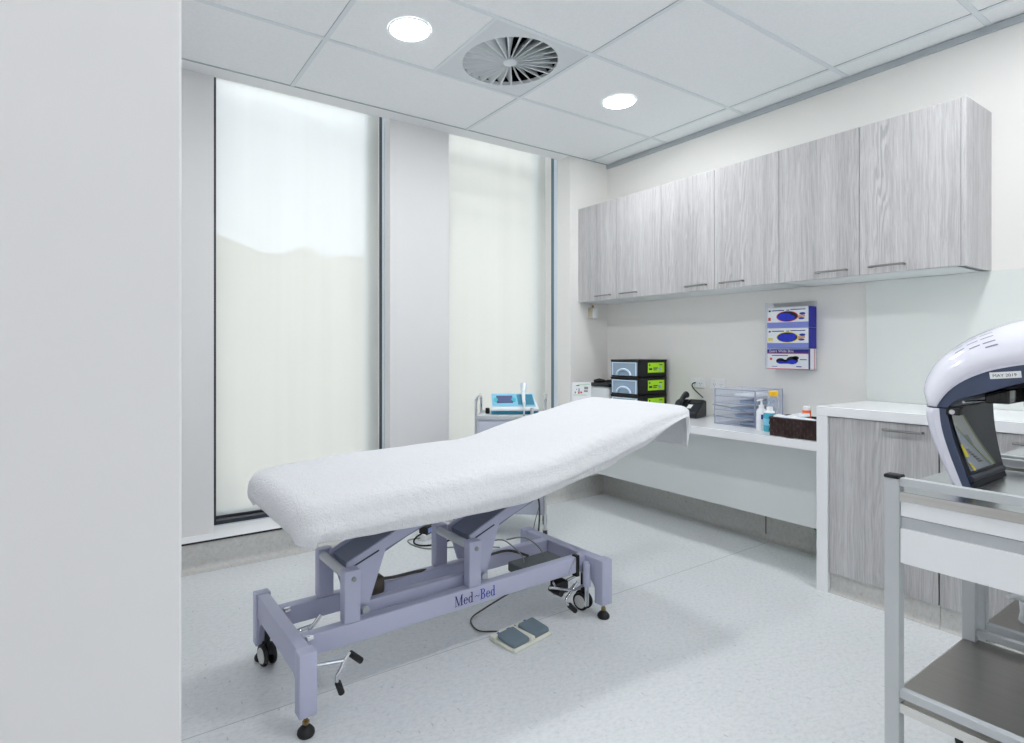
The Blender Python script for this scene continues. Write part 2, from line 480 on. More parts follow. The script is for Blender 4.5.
for x in (-1.488, -.288, .912, 2.112, 3.312):
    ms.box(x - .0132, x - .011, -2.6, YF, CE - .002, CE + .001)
o = struct(mb.build('trim_1', 'tbar')); ms.build('bar_shadow_line', 'tbar_shadow', o)  # thin dark strips paint a shade line along one side of each bar

# grey shadow angle along the cabinet wall, white pelmet edge along the windows
struct(MB().box(XW - .014, XW + .01, -2.6, YF, CE - .036, CE - .0042).build('trim_2', 'angle'))
mb = MB().box(-.0, 3.087, YF - .002, YP + .012, CE - .0015, CE + .04)
MB().box(-.0, XW, YF - .011, YF - .0025, CE - .004, CE + .001).build('trim_4', 'tbar_shadow')['kind'] = 'structure'
struct(mb.build('trim_3', 'white', bev=.002))

# window wall: piers, corner return, header and slab over the blind pocket
mb = MB()
mb.box(-.1, .513, YP, 3.72, .155, 2.86)          # left pier
mb.box(1.584, 2.038, YP, 3.72, .155, 2.86)       # middle pier
struct(mb.build('wall_back', 'pier', bev=.003))
mb = MB().box(3.087, 3.75, YF, 3.72, 0, 2.86)
struct(mb.build('wall_corner', 'wall', bev=.003))
mb = MB().box(-.2, 3.75, YF, 3.80, 2.86, 2.98)
mb.box(-.2, 3.75, 3.32, 3.80, -.12, .135)
struct(mb.build('wall_header', 'pier'))
# sill ledge
struct(MB().box(-.0, 3.087, YF, 3.70, .135, .158).build('windowsill', 'white', bev=.003))

# walls
struct(MB().box(XW, XW + .15, -2.75, 3.75, 0, 2.95).build('wall_right', 'wall'))
struct(MB().box(-2.75, .1035, 1.0, 3.72, 0, 2.95).build('wall_left', 'wall_grey', bev=.004))
struct(MB().box(-2.75, -2.6, -2.75, 1.0, 0, 2.95).build('wall_side', 'wall'))
struct(MB().box(-2.75, 3.65, -2.75, -2.6, 2.45, 2.95).box(-2.75, 1.8, -2.75, -2.6, 0, 2.45).box(3.2, 3.65, -2.75, -2.6, 0, 2.45).box(1.8, 3.2, -2.75, -2.6, 0, .12).box(-2.75, .30, -.75, -.60, 0, 2.95).build('wall_front', 'wall'))  # last box is an unseen nib added to shield wall_left from the glazing
# unseen glazing added behind the viewer to bring in soft fill light
fw = MB()
for x in (1.8, 2.48, 3.15): fw.box(x, x + .05, -2.70, -2.65, .12, 2.45)
fw.box(1.8, 3.2, -2.70, -2.65, .12, .17).box(1.8, 3.2, -2.70, -2.65, 2.40, 2.45)
w3 = struct(fw.build('window_3', 'white'))
MB().box(1.85, 3.15, -2.68, -2.674, .17, 2.40).build('window_pane', 'pane', w3)

# coved vinyl skirting
def cove(path_pts, nrm, h=.15, t=.012, rad=.035):
    """profile swept along a straight run; nrm = direction into the room"""
    a, b = Vector(path_pts[0]), Vector(path_pts[1]); n = Vector(nrm)
    prof = [(0, h), (t, h), (t, rad + .004)]
    for k in range(7):
        t_ = k / 6 * PI / 2
        prof.append((t + rad - rad * math.cos(t_), .003 + rad - rad * math.sin(t_)))
    prof += [(t + rad + .002, 0), (0, 0)]
    pts = [a + n * d + Vector((0, 0, z)) for d, z in prof]
    return pts, b - a
mb = MB(); p, e = cove(((.1, YF + .008, 0), (3.45, YF + .008, 0)), (0, -1, 0), .15); mb.prism(p, e)
o = struct(mb.build('baseboard_back', 'skirt', smooth=35))
MB().box(.1, 3.087, YF - .009, YF + .02, .1485, .156).build('capping_strip', 'black', o)
mb = MB()
p, e = cove(((XW, YF, 0), (XW, 1.398, 0)), (-1, 0, 0), .16, .05); mb.prism(p, e)
o = struct(mb.build('baseboard_right', 'skirt', smooth=35))
MB().box(XW - .0508, XW - .0495, 1.93, 1.936, .03, .16).build('weld_seam', 'ink', o)

# windows: black frame, pale inner edge, pane; roller blinds hang inside
def window(n, x0, x1, jamb):
    y0, y1 = (3.515, 3.56) if n == 1 else (3.478, 3.512)
    mb = MB()
    mb.box(x0, x0 + (.029 if n == 1 else .016), y0, y1, .158, 2.86)
    mb.box(x1 - .005, x1 + .001, y0, y1, .158, 2.86)
    mb.box(x0, x1, y0, y1, .158, .186)
    w = struct(mb.build('window_%d' % n, 'black_frame' if n == 1 else 'slate_frame'))
    MB().box(x0 + .016, x1 - .015, y0 - .006, y0, .158, .164).build('inner_edge', 'alu', w)
    MB().box(x1 - .005, x1 + .0015, y0 - .035, y0 - .0005, .158, 2.86).build('inner_edge', 'alu', w)
    f = MB().box(x0 - .1, x0 + .03, 3.63, 3.70, .14, 2.86).box(x1 - .055, x1 + .1, 3.63, 3.70, .14, 2.86).box(x0, x1, 3.63, 3.70, .14, .20).box(x0, x1, 3.63, 3.70, 2.845, 2.86)
    f.build('window_frame', 'alu', w)
    MB().box(x0 + .03, x1 - .055, 3.66, 3.668, .20, 2.845).build('window_pane', 'pane', w)
    return w
window(1, .513, 1.584, 0)
window(2, 2.038, 3.087, 0)

def blind(x0, x1, label):
    t = thing('roller_blind', label, 'blind', ((x0 + x1) / 2, 3.59, .18), 0, 'roller blinds in the two tall windows')
    mb = MB()
    n = 24
    V = []; F = []
    for i in range(n + 1):
        x = x0 + (x1 - x0) * i / n
        y = 3.59 + .0012 * math.sin(i * 1.3)
        V += [(x, y, .19), (x, y, 2.83)]
    for i in range(n): F.append((2 * i, 2 * i + 2, 2 * i + 3, 2 * i + 1))
    mb.add(V, F); mb.build('blind_fabric', 'blind', t, smooth=40)
    MB().rbox(x0, x1, 3.583, 3.597, .176, .196, .004).build('bottom_rail', 'black_frame', t)
    MB().cyl((x0, 3.60, 2.835), (x1, 3.60, 2.835), .022).build('roller_tube', 'alu', t, smooth=40)
    return t
blind(.516, 1.582, 'wide pale roller blind in the left window, rooftop outline showing through')
blind(2.041, 3.085, 'cream roller blind in the right window, behind the blue therapy machine')

# ------------------------------------------------------------------ outside
def building(name, label, pts, y0, y1, m, rows, cols, xr, zr, wh):
    t = thing(name, label, 'building', ((xr[0] + xr[1]) / 2, y0, -14), 0)
    MB().prism([(x, y0, z) for x, z in pts], (0, y1 - y0, 0)).build('facade', m, t)
    for r in range(rows):
        z = zr[0] + (zr[1] - zr[0]) * (r + .5) / rows
        for c in range(cols):
            x = xr[0] + (xr[1] - xr[0]) * (c + .5) / cols
            w = (xr[1] - xr[0]) / cols * .33
            MB().box(x - w, x + w, y0 - .03, y0 + .02, z - wh / 2, z + wh / 2).build('window', 'glass_dark', t)
    return t
building('apartment_building', 'pale low building with stepped roofline seen through the left blind',
         [(-6, -14), (8.6, -14), (8.6, 3.55), (5.2, 3.62), (4.6, 3.45), (4.55, 3.70), (4.1, 3.72), (4.05, 3.50), (3.2, 3.48), (1.6, 4.02), (1.0, 4.05), (.9, 4.2), (-6, 4.2)],
         14.0, 22.0, 'facade', 1, 3, (-3.0, 3.0), (-3.5, -1.0), 1.1)
building('office_block', 'taller pale office block seen faintly through the right blind',
         [(9.3, -14), (17, -14), (17, 11.5), (9.3, 11.5)], 16.0, 17.5, 'facade2', 6, 8, (9.5, 16.8), (5.2, 10.8), .32)
struct(MB().box(-40, 40, 4.5, 60, -14.2, -14).build('ground', 'facade2'))

# ------------------------------------------------------------------ ceiling fittings
def downlight(x, y, label):
    t = thing('downlight', label, 'downlight', (x, y, CE), 0, 'round ceiling downlights')
    mb = MB(); n = 48; rings = []
    for r, z in ((.104, -.0005), (.103, -.004), (.096, -.006), (.0905, -.0035)):
        rings.append([(x + r * math.cos(2 * PI * k / n), y + r * math.sin(2 * PI * k / n), CE + z) for k in range(n)])
    mb.loft(rings, True, False).build('trim_ring', 'ring', t, smooth=40)
    mb = MB().prism([(x + .0905 * math.cos(2 * PI * k / n), y + .0905 * math.sin(2 * PI * k / n), CE - .0045) for k in range(n)], (0, 0, .003))
    mb.build('diffuser', 'light', t)
    return t
dl = downlight(1.222, 2.401, 'lit round downlight left of the swirl vent, above the bed foot')
def dl_copy(x, y, label):
    c = copy_tree(dl); c.location = (x, y, CE); c['label'] = label
dl_copy(2.66, 2.404, 'lit round downlight right of the swirl vent, nearest the wall cabinets')
for x, y, l in ((1.222, .60, 'added unseen downlight over the room side of the bed'),
                (2.66, .60, 'added unseen downlight over the steel trolleys'),
                (1.222, -1.2, 'added unseen downlight near the entry wall, straight behind the viewer'),
                (-1.0, .20, 'added unseen downlight over the entry area, left of the viewer'),
                (2.66, -1.2, 'added unseen downlight near the entry wall, beyond the trolleys')):
    dl_copy(x, y, l)  # extra downlights out of view, added to light the room more evenly

# swirl vent
vx, vy = 1.812, 2.393
t = thing('air_vent', 'square white ceiling vent with round swirl blades between two downlights', 'vent', (vx, vy, CE))
n = 96; rad = .2525
ring = []; sq = []
for k in range(n):
    a = 2 * PI * k / n
    c, s = math.cos(a), math.sin(a)
    q = .2975 / max(abs(c), abs(s))
    sq.append((vx + q * c, vy + q * s)); ring.append((vx + rad * c, vy + rad * s))
mb = MB()
mb.loft([[(x, y, CE + .006) for x, y in sq], [(x, y, CE - .001) for x, y in sq], [(x, y, CE - .001) for x, y in ring], [(x, y, CE + .02) for x, y in ring]], True)
mb.build('face_plate', 'vent', t, smooth=30)
mb = MB(); nb = 26
for k in range(nb):
    a = 2 * PI * k / nb
    d = Vector((math.cos(a), math.sin(a), 0)); tq = Vector((-math.sin(a), math.cos(a), 0))
    pts = []
    for r, w in ((.035, .0055), (.2525, .0165)):
        c0 = Vector((vx, vy, CE + .012)) + d * r
        pts.append((c0 - tq * w + Vector((0, 0, -.011)), c0 + tq * w + Vector((0, 0, .042))))
    th = Vector((0, 0, .0018))
    A, B = pts[0]; D, E_ = pts[1]
    fl = tq * .0085
    fz = Vector((0, 0, -.0012))
    mb.add([A, D, D - fl, A - fl * .3, A + fz, D + fz, D - fl + fz, A - fl * .3 + fz], [(0, 1, 2, 3), (7, 6, 5, 4), (0, 4, 5, 1), (1, 5, 6, 2), (2, 6, 7, 3), (3, 7, 4, 0)])
    mb.add([A, D, E_, B, A + th, D + th, E_ + th, B + th], [(0, 1, 2, 3), (7, 6, 5, 4), (0, 4, 5, 1), (1, 5, 6, 2), (2, 6, 7, 3), (3, 7, 4, 0)])
mb.build('swirl_grille', 'vent', t)
MB().lathe([(.001, -.004), (.028, -.004), (.036, -.001), (.037, .006), (.037, .02), (.001, .02)], (vx, vy, CE)).build('hub', 'vent', t, smooth=40)
mb = MB(); mb.loft([[(x, y, CE + .018) for x, y in ring], [(x, y, CE + .22) for x, y in ring]], True)
mb.prism([(x, y, CE + .22) for x, y in ring], (0, 0, .01)); mb.build('plenum', 'plenum', t)
MB().box(vx - .308, vx - .292, vy - .288, vy + .288, CE - .0036, CE + .004).build('edge_bar', 'tbar', t)

# ------------------------------------------------------------------ wall cabinets
CX = 3.17; CZ0, CZ1 = 1.547, 2.290
def bar_handle(mb, p0, p1, out, r=.0056):
    p0 = Vector(p0); p1 = Vector(p1); o = Vector(out)
    d = (p1 - p0).normalized()
    mb.cyl(p0 + o - d * .006, p1 + o + d * .006, r, n=12)
    mb.cyl(p0, p0 + o, r, n=12); mb.cyl(p1, p1 + o, r, n=12)
    return mb
def wall_cabinet(y0, y1, label):
    t = thing('wall_cabinet', label, 'cabinet', (XW, (y0 + y1) / 2, CZ0), 0, 'grey wood wall cabinets above the desk')
    mb = MB()
    mb.box(CX + .02, XW, y0, y1, CZ0 - .0, CZ0 + .018).box(CX + .02, XW, y0, y1, CZ1 - .018, CZ1)
    mb.box(CX + .02, XW, y0, y0 + .016, CZ0, CZ1).box(CX + .02, XW, y1 - .016, y1, CZ0, CZ1).box(XW - .01, XW, y0, y1, CZ0, CZ1)
    mb.build('carcass', 'matt_white', t)
    ym = (y0 + y1) / 2
    for a, b, ha, hb in ((y0 + .0015, ym - .0015, ym - .19, ym - .055), (ym + .0015, y1 - .0015, ym + .055, ym + .19)):
        d = MB().box(CX, CX + .018, a, b, CZ0 + .002, CZ1 - .001).build('door', 'wood', t, bev=.0012)
        h = MB(); bar_handle(h, (CX, ha, CZ0 + .035), (CX, hb, CZ0 + .035), (-.026, 0, 0))
        h.build('handle', 'handle', d, smooth=40)
    return t
cab0 = wall_cabinet(.906, 1.703, 'grey wood wall cabinet at the right end, with the exposed side panel')
mb = MB().box(CX - .0, XW - .001, .888, .9058, CZ0 - .001, CZ1); mb.build('side_panel', 'wood', cab0, bev=.001)
cab1 = wall_cabinet(1.703, 2.497, 'middle grey wood wall cabinet, directly above the clear drawer organiser')
cab2 = copy_tree(cab1)
cab2.location.y += .794 - .0005
cab2['label'] = 'grey wood wall cabinet in the room corner, above the black drawer boxes'

# ------------------------------------------------------------------ counter, base cabinets, desk
DX = 2.95
t = thing('counter', 'white gloss waterfall counter ending in a slab leg beside the lower desk', 'counter', (3.2, .6, 0))
MB().box(2.943, XW - .002, -.40, 1.398, .855, .90).build('worktop', 'gloss_white', t, bev=.002)
MB().box(2.943, XW - .052, 1.348, 1.398, 0, .8545).build('end_panel', 'gloss_white', t, bev=.002)
def base_cabinet(y0, y1, label):
    t = thing('base_cabinet', label, 'cabinet', (3.2, (y0 + y1) / 2, 0), 0, 'grey wood base cabinets under the counter')
    mb = MB().box(2.978, XW - .004, y0, y0 + .016, .095, .852).box(2.978, XW - .004, y1 - .016, y1, .095, .852).box(2.978, XW - .004, y0, y1, .095, .112).box(XW - .014, XW - .004, y0, y1, .095, .852)
    mb.build('carcass', 'matt_white', t)
    d = MB().box(2.955, 2.973, y0 + .0018, y1 - .0018, .098, .851).build('door', 'wood', t, bev=.0012)
    h = MB(); bar_handle(h, (2.955, y0 + .055, .819), (2.955, y0 + .19, .819), (-.026, 0, 0)); h.build('handle', 'handle', d, smooth=40)
    p = MB(); q, e = cove(((2.985, y1, 0), (2.985, y0, 0)), (-1, 0, 0), .095, .012, .02); p.prism(q, e); p.build('plinth', 'skirt', t, smooth=35)
    return t
b0 = base_cabinet(.918, 1.347, 'grey wood base cabinet door next to the white slab leg')
for k, l in ((1, 'grey wood base cabinet door behind the white lamp'), (2, 'grey wood base cabinet door at the right picture edge')):
    c = copy_tree(b0); c.location.y -= .431 * k; c['label'] = l
tag(MB().box(XW - .010, XW - .0022, -.40, 1.402, .9005, 1.546).build('splashback', 'splash', bev=.001),
    'pale green glass splashback above the white counter', 'splashback')

t = thing('desk', 'long white built-in desk with pale front panel below it', 'desk', (3.2, 2.35, 0))
MB().box(DX, XW - .002, 1.3985, YF - .002, .675, .72).build('worktop', 'gloss_white', t, bev=.002)
MB().box(3.18, XW - .002, 1.3985, YF - .002, .2235, .6745).build('front_panel', 'panel_grey', t)
t2 = thing('waste_bin', 'green plastic bin under the desk against the slab leg', 'bin', (3.40, 1.53, 0))
mb = MB()
mb.loft([[(3.40 + sx * a, 1.53 + sy * b, z) for sx, sy in ((-1, -1), (1, -1), (1, 1), (-1, 1))] for a, b, z in ((.04, .055, 0), (.043, .07, .17), (.036, .064, .17), (.034, .05, .006))], True, True)
mb.build('bin_body', 'green', t2)
MB().box(3.352, 3.448, 1.455, 1.605, .165, .172).box(3.352, 3.448, 1.455, 1.605, .172, .178).build('bin_rim', 'green', t2)

# ------------------------------------------------------------------ treatment bed
BO = Vector((1.16, 1.965, 0)); BA = R(1.7)
bed = thing('treatment_bed', 'lavender steel treatment bed on levelling feet under a white towel', 'bed', BO, BA)
L_ = dict(parent=bed, local=True)
def bb(mb, name, m, **k):
    return mb.build(name, m, bed, local=True, **k)
# long rails
for v0, v1 in ((-.146, -.106), (.10, .14)):
    bb(MB().rbox(-.628, .652, v0, v1, .187, .257, .005), 'side_rail', 'lav', smooth=40)
# end frames
def end_frame(u0, u1, side):
    mb = MB()
    uc0, uc1 = u0 + .006, u1 - .006
    mb.rbox(uc0, uc1, -.22, .275, .168, .256, .004)
    for va, vb, sgn in ((-.252, -.205, 1), (.258, .302, -1)):
        mb.rbox(u0, u1, va, vb, .064, .259, .004)
        # curved gusset between bar and leg
        pts = []
        ve = vb if sgn > 0 else va
        for k in range(9):
            a = k / 8 * PI / 2
            pts.append((uc0 + .004, ve + sgn * (.075 - .075 * math.sin(a)), .17 - .075 + .075 * math.cos(a) - .0))
        poly = [(uc0 + .004, ve - sgn * .002, .19), (uc0 + .004, ve + sgn * .078, .19)] + [(uc0 + .004, ve + sgn * .075 * (1 - math.sin(k / 8 * PI / 2)), .095 + .075 * math.cos(k / 8 * PI / 2)) for k in range(9)]
        # concave fillet: from bar underside to the leg
        poly = [(uc0 + .004, ve - sgn * .002, .185), (uc0 + .004, ve + sgn * .075, .185)]
        for k in range(9):
            a = k / 8 * PI / 2
            poly.append((uc0 + .004, ve + sgn * (.075 - .075 * math.sin(a)), .095 + .075 * math.cos(a)))
        poly.append((uc0 + .004, ve - sgn * .002, .095))
        mb.prism(poly, (uc1 - uc0 - .008, 0, 0))
    return bb(mb, 'end_frame', 'lav', smooth=40)
end_frame(-.676, -.620, -1)
end_frame(.645, .708, 1)
# levelling feet
for u, v in ((-.648, -.228), (.678, -.228), (-.648, .282), (.678, .282)):
    f = MB().lathe([(.001, 0), (.024, 0), (.027, .006), (.026, .014), (.018, .024), (.010, .030), (.001, .031)], (u, v, 0), 24)
    f = bb(f, 'levelling_foot', 'black', smooth=40)
    g = MB().cyl((u, v, .028), (u, v, .075), .0065, n=12).cyl((u, v, .034), (u, v, .044), .011, n=6)
    g.build('foot_stem', 'brass', f, smooth=40, local=True)
# castors
def castor(u, v, ang, hi):
    mb = MB(); ca, sa = math.cos(ang), math.sin(ang)
    ax = Vector((ca, sa, 0))
    c0 = Vector((u, v, .039))
    for s in (-1, 1):
        a = c0 + ax * (s * .010); b = c0 + ax * (s * .024)
        mb.cyl(a, b, .039, n=28)
    w = bb(mb, 'castor', 'rubber', smooth=40, bev=.004)
    for s in (-1, 1):
        MB().cyl(c0 + ax * (s * .0235), c0 + ax * (s * .0268), .029, .027, n=24).build('wheel_disc', 'hub', w, smooth=40, local=True)
    p = Vector((-sa, ca, 0))
    k = MB()
    k.prism([c0 + ax * -.009 + p * (.036 * math.cos(t_)) + Vector((0, 0, .036 * math.sin(t_) + .012)) for t_ in [q / 10 * PI for q in range(11)]], ax * .018)
    k.cyl(c0 + Vector((0, 0, .03)), Vector((u, v, hi)), .010, n=14)
    k.build('castor_fork', 'lav' if hi > .2 else 'black', w, smooth=40, local=True)
    return w
castor(-.640, .235, R(8), .17)
castor(.664, -.118, R(8), .17)
bb(MB().cyl((.632, -.172, .13), (.632, -.172, .232), .017, n=20).cyl((.632, -.172, .232), (.632, -.172, .238), .011, n=16), 'castor_socket', 'lav', smooth=40)
bb(MB().cyl((.626, -.172, .04), (.626, -.172, .14), .0045, n=10).cyl((.640, -.172, .04), (.640, -.172, .14), .0045, n=10), 'lift_rod', 'chrome', smooth=40)
bb(MB().rbox(.592, .612, -.150, -.120, .17, .264, .003), 'end_cap', 'black', smooth=40)
# upright posts and pivot rods
for u0, u1 in ((-.490, -.432), (.018, .074)):
    for v0, v1 in ((-.1475, -.1055), (.0995, .1415)):
        p = bb(MB().rbox(u0, u1, v0, v1, .2575, .434, .004), 'post', 'lav', smooth=40)
        vv = v0 - .0005 if v0 < 0 else v0 - .001
        MB().cyl(((u0 + u1) / 2 + .004, vv + .001, .405), ((u0 + u1) / 2 + .004, vv - .003, .405), .0085, n=16).cyl(((u0 + u1) / 2 + .004, vv - .003, .405), ((u0 + u1) / 2 + .004, vv - .0045, .405), .0045, n=6).build('bolt', 'cable_grey', p, smooth=40, local=True)
    bb(MB().cyl((u0 + .018, -.108, .412), (u0 + .018, .102, .412), .0165, n=20), 'pivot_rod', 'grey_paint', smooth=40)
# lifting arms
def lift_arm(du):
    A = [(-.462, .442), (-.462, .400), (-.440, .372), (-.415, .292), (-.378, .288), (-.314, .465), (-.157, .521), (-.030, .575), (-.075, .592), (-.235, .537)]
    mb = MB()
    for v in (-.098, .058):
        mb.prism([(u + du, v, z) for u, z in A], (0, .009, 0))
    up = [(-.450, .446), (-.235, .537), (-.075, .592)]; lo = [(u + .012, z - .036) for u, z in up]
    mb.mat(1)
    mb.prism([(u + du, -.0895, z - .012) for u, z in up] + [(u + du, -.0895, z - .012) for u, z in reversed(lo)], (0, .148, 0))
    mb.mat(0)
    o = bb(mb, 'lift_arm', ['lav', 'lav_dark'])
    s = MB().prism([(-.440 + du, -.0985, .424), (-.340 + du, -.0985, .462), (-.342 + du, -.0985, .467), (-.442 + du, -.0985, .429)], (0, -.0012, 0))
    s.build('slot', 'ink', o, local=True)
    b = MB().cyl((-.394 + du, -.098, .268), (-.394 + du, -.108, .268), .013, n=18).cyl((-.394 + du, -.104, .268), (-.394 + du, .07, .268), .008, n=12)
    b.build('bolt', 'grey_paint', o, smooth=40, local=True)
lift_arm(0); lift_arm(.515)
bb(MB().rbox(-.425, .150, -.088, -.056, .245, .290, .004).rbox(-.425, .150, .02, .05, .245, .290, .004), 'link_bar', 'lav', smooth=40)
# upper frame and mattress carried by the arms
mb = MB()
for v in (-.15, .12): mb.rbox(-.62, .40, v, v + .03, .562, .592, .003)
for u in (-.62, -.1, .37): mb.rbox(u, u + .03, -.15, .15, .562, .592, .003)
mb.prism([(.37, -.15, .562), (.95, -.15, .76), (.95, -.15, .79), (.37, -.15, .592)], (0, .03, 0)).prism([(.37, .12, .562), (.95, .12, .76), (.95, .12, .79), (.37, .12, .592)], (0, .03, 0))
bb(mb, 'upper_frame', 'lav')
UT = [(-.72, .716), (-.64, .724), (-.5, .737), (-.33, .745), (-.14, .750), (.05, .755), (.22, .756), (.30, .762), (.36, .773), (.51, .806), (.68, .840), (.85, .867), (1.04, .899), (1.20, .916), (1.3, .920)]
UB = [(-.72, .612), (-.58, .606), (-.3, .602), (-.09, .599), (.165, .605), (.32, .632), (.54, .671), (.83, .749), (1.08, .846), (1.16, .872), (1.3, .885)]
def lerp(T, x):
    if x <= T[0][0]: return T[0][1]
    for (a, p), (b, q) in zip(T, T[1:]):
        if x <= b: return p + (q - p) * (x - a) / (b - a)
    return T[-1][1]
def slab(us, w, dz_top, dz_bot):
    rings = []
    for u in us:
        zt = lerp(UT, u) - dz_top; zb = min(lerp(UB, u) + dz_bot, zt - .02)
        rings.append([(u, -w, zb), (u, w, zb), (u, w, zt - .015), (u, w - .02, zt), (u, -w + .02, zt), (u, -w, zt - .015)])
    return MB().loft(rings, True, True)
bb(slab([-.68 + .94 * i / 16 for i in range(17)], .295, .022, .012), 'leg_cushion', 'vinyl_white', smooth=40)
bb(slab([.275 + .88 * i / 16 for i in range(17)], .295, .022, .012), 'back_cushion', 'vinyl_white', smooth=40)
# release lever hook seen below the towel
bb(MB().tube([(-.507, -.20, .578), (-.495, -.20, .570), (-.46, -.2, .574), (-.40, -.18, .58), (-.30, -.13, .58)], .005, 8), 'release_lever', 'black', smooth=40)
# castor pedal levers
m = MB().tube([(-.62, -.215, .196), (-.56, -.22, .190), (-.525, -.222, .186)], .006, 10)
m.tube([(-.500, -.222, .203), (-.517, -.222, .190), (-.535, -.222, .160), (-.548, -.222, .140), (-.544, -.222, .122)], .0058, 10, 3)
o = bb(m, 'pedal_lever', 'chrome', smooth=40)
MB().cyl((-.503, -.222, .203), (-.463, -.224, .166), .0105, n=16).build('rubber_grip', 'black', o, smooth=40, local=True, bev=.003)
MB().cyl((-.544, -.222, .124), (-.530, -.222, .082), .0105, n=16).build('rubber_grip', 'black', o, smooth=40, local=True, bev=.003)
m = MB().tube([(.64, -.15, .128), (.58, -.15, .118), (.52, -.15, .135), (.44, -.14, .158)], .006, 10, 3)
m.tube([(.600, -.15, .150), (.560, -.15, .115), (.515, -.16, .090), (.536, -.165, .064)], .006, 10, 3)
m.tube([(.62, -.12, .165), (.56, -.10, .135), (.50, -.10, .10)], .007, 10, 3)
m.tube([(.47, -.13, .17), (.50, -.13, .13), (.55, -.13, .11), (.60, -.13, .13)], .005, 10, 3)
m.tube([(.545, -.149, .192), (.582, -.149, .258)], .004, 8)
o = bb(m, 'pedal_lever', 'chrome', smooth=40)
MB().cyl((.530, -.165, .070), (.568, -.168, .034), .0115, n=16).build('rubber_grip', 'black', o, smooth=40, local=True, bev=.003)
bb(MB().rbox(.49, .56, -.135, -.085, .105, .16, .008).cyl((.50, -.15, .12), (.50, -.08, .12), .014), 'lever_hub', 'black', smooth=40)
m = MB().tube([(-.622, .085, .160), (-.56, .085, .168), (-.515, .085, .172), (-.488, .082, .205)], .008, 10)
m.tube([(-.622, .06, .150), (-.54, .07, .160), (-.515, .085, .172)], .006, 8)
bb(m, 'tie_rod', 'chrome', smooth=40)
bb(MB().rbox(-.622, -.598, -.16, -.148, .245, .262, .003).rbox(-.622, -.598, .08, .092, .245, .262, .003), 'frame_clip', 'chrome', smooth=40)
# motor, control box and cables
bb(MB().rbox(-.352, -.292, -.05, .00, .283, .345, .010), 'lift_motor', 'brown', smooth=40)
o = bb(MB().rbox(.345, .585, -.09, .03, .195, .238, .008), 'control_box', 'ctrl', smooth=40)
m = MB().tube([(-.325, -.03, .335), (-.25, -.03, .325), (-.10, .03, .295), (.06, .095, .25), (.20, .095, .245), (.30, .09, .26), (.40, .085, .258), (.46, .02, .24)], .006, 8, 5)
bb(m, 'motor_cable', 'cable', smooth=60)
m = MB().tube([(.40, -.02, .236), (.395, .0, .27), (.38, .09, .305), (.37, .16, .29)], .0035, 6, 5)
m.tube([(.52, -.02, .236), (.515, .02, .275), (.49, .09, .30), (.46, .18, .27)], .0035, 6, 5)
m.tube([(.36, -.07, .22), (.30, -.08, .235), (.27, -.07, .21), (.31, -.06, .20), (.33, -.08, .22)], .004, 6, 5)
bb(m, 'control_cable', 'cable_grey', smooth=60)
# name on the rail: serif strokes
def serif(mb, x, kind, h, y):
    """letter strokes in the plane of the rail face; returns advance"""
    S = h
    def q(pts): mb.prism([(x + px * S, y, z0 + pz * S) for px, pz in pts], (0, -.0006, 0))
    def bar(xa, xb, za, zb): q([(xa, za), (xb, za), (xb, zb), (xa, zb)])
    def arc(cx, cz, rx, rz, a0, a1, wmin, wmax, n=18):
        prev = None
        for i in range(n + 1):
            a = R(a0 + (a1 - a0) * i / n)
            w = wmin + (wmax - wmin) * abs(math.cos(a))
            o_ = (cx + rx * math.cos(a), cz + rz * math.sin(a)); i_ = (cx + (rx - w) * math.cos(a), cz + (rz - w * .8) * math.sin(a))
            if prev: q([prev[0], o_, i_, prev[1]])
            prev = (o_, i_)
    if kind == 'M':
        bar(.10, .14, 0, 1); q([(.06, 1), (.20, 1), (.50, .10), (.46, 0), (.42, 0)]); q([(.46, 0), (.50, 0), (.80, 1), (.74, 1)])
        bar(.72, .86, 0, 1); bar(0, .25, 0, .05); bar(.62, .96, 0, .05); bar(0, .2, .95, 1); bar(.74, .96, .95, 1)
        return 1.02
    if kind == 'e':
        arc(.24, .31, .24, .33, 20, 330, .05, .13); bar(.08, .46, .34, .40); arc(.24, .31, .24, .33, 0, 25, .05, .13)
        return .55
    if kind == 'd':
        arc(.24, .31, .24, .33, 40, 320, .05, .13); bar(.36, .48, 0, 1); bar(.26, .40, .94, 1); bar(.40, .56, 0, .05)
        return .64
    if kind == '~':
        pts = [(0, .36), (.12, .46), (.24, .46), (.38, .36), (.50, .38), (.58, .46)]
        for (a, b), (c, d) in zip(pts, pts[1:]): q([(a, b), (c, d), (c, d + .07), (a, b + .07)])
        return .68
    if kind == 'B':
        bar(.08, .22, 0, 1); bar(0, .3, 0, .05); bar(0, .3, .95, 1)
        arc(.28, .76, .26, .24, -90, 90, .05, .13); arc(.28, .26, .32, .27, -90, 90, .05, .14)
        bar(.2, .3, .48, .54); bar(.2, .3, .95, 1); bar(.2, .3, 0, .05)
        return .70
mb = MB(); mb2 = MB()
x = -.050; z0 = .203; h = .040
for k in 'Med':
    x += serif(mb, x, k, h, -.1466) * h
x += .004
for k in '~Bed':
    x += serif(mb2, x, k, h, -.1466) * h
bb(mb, 'lettering', 'navy_ink'); bb(mb2, 'lettering', 'blue_ink')

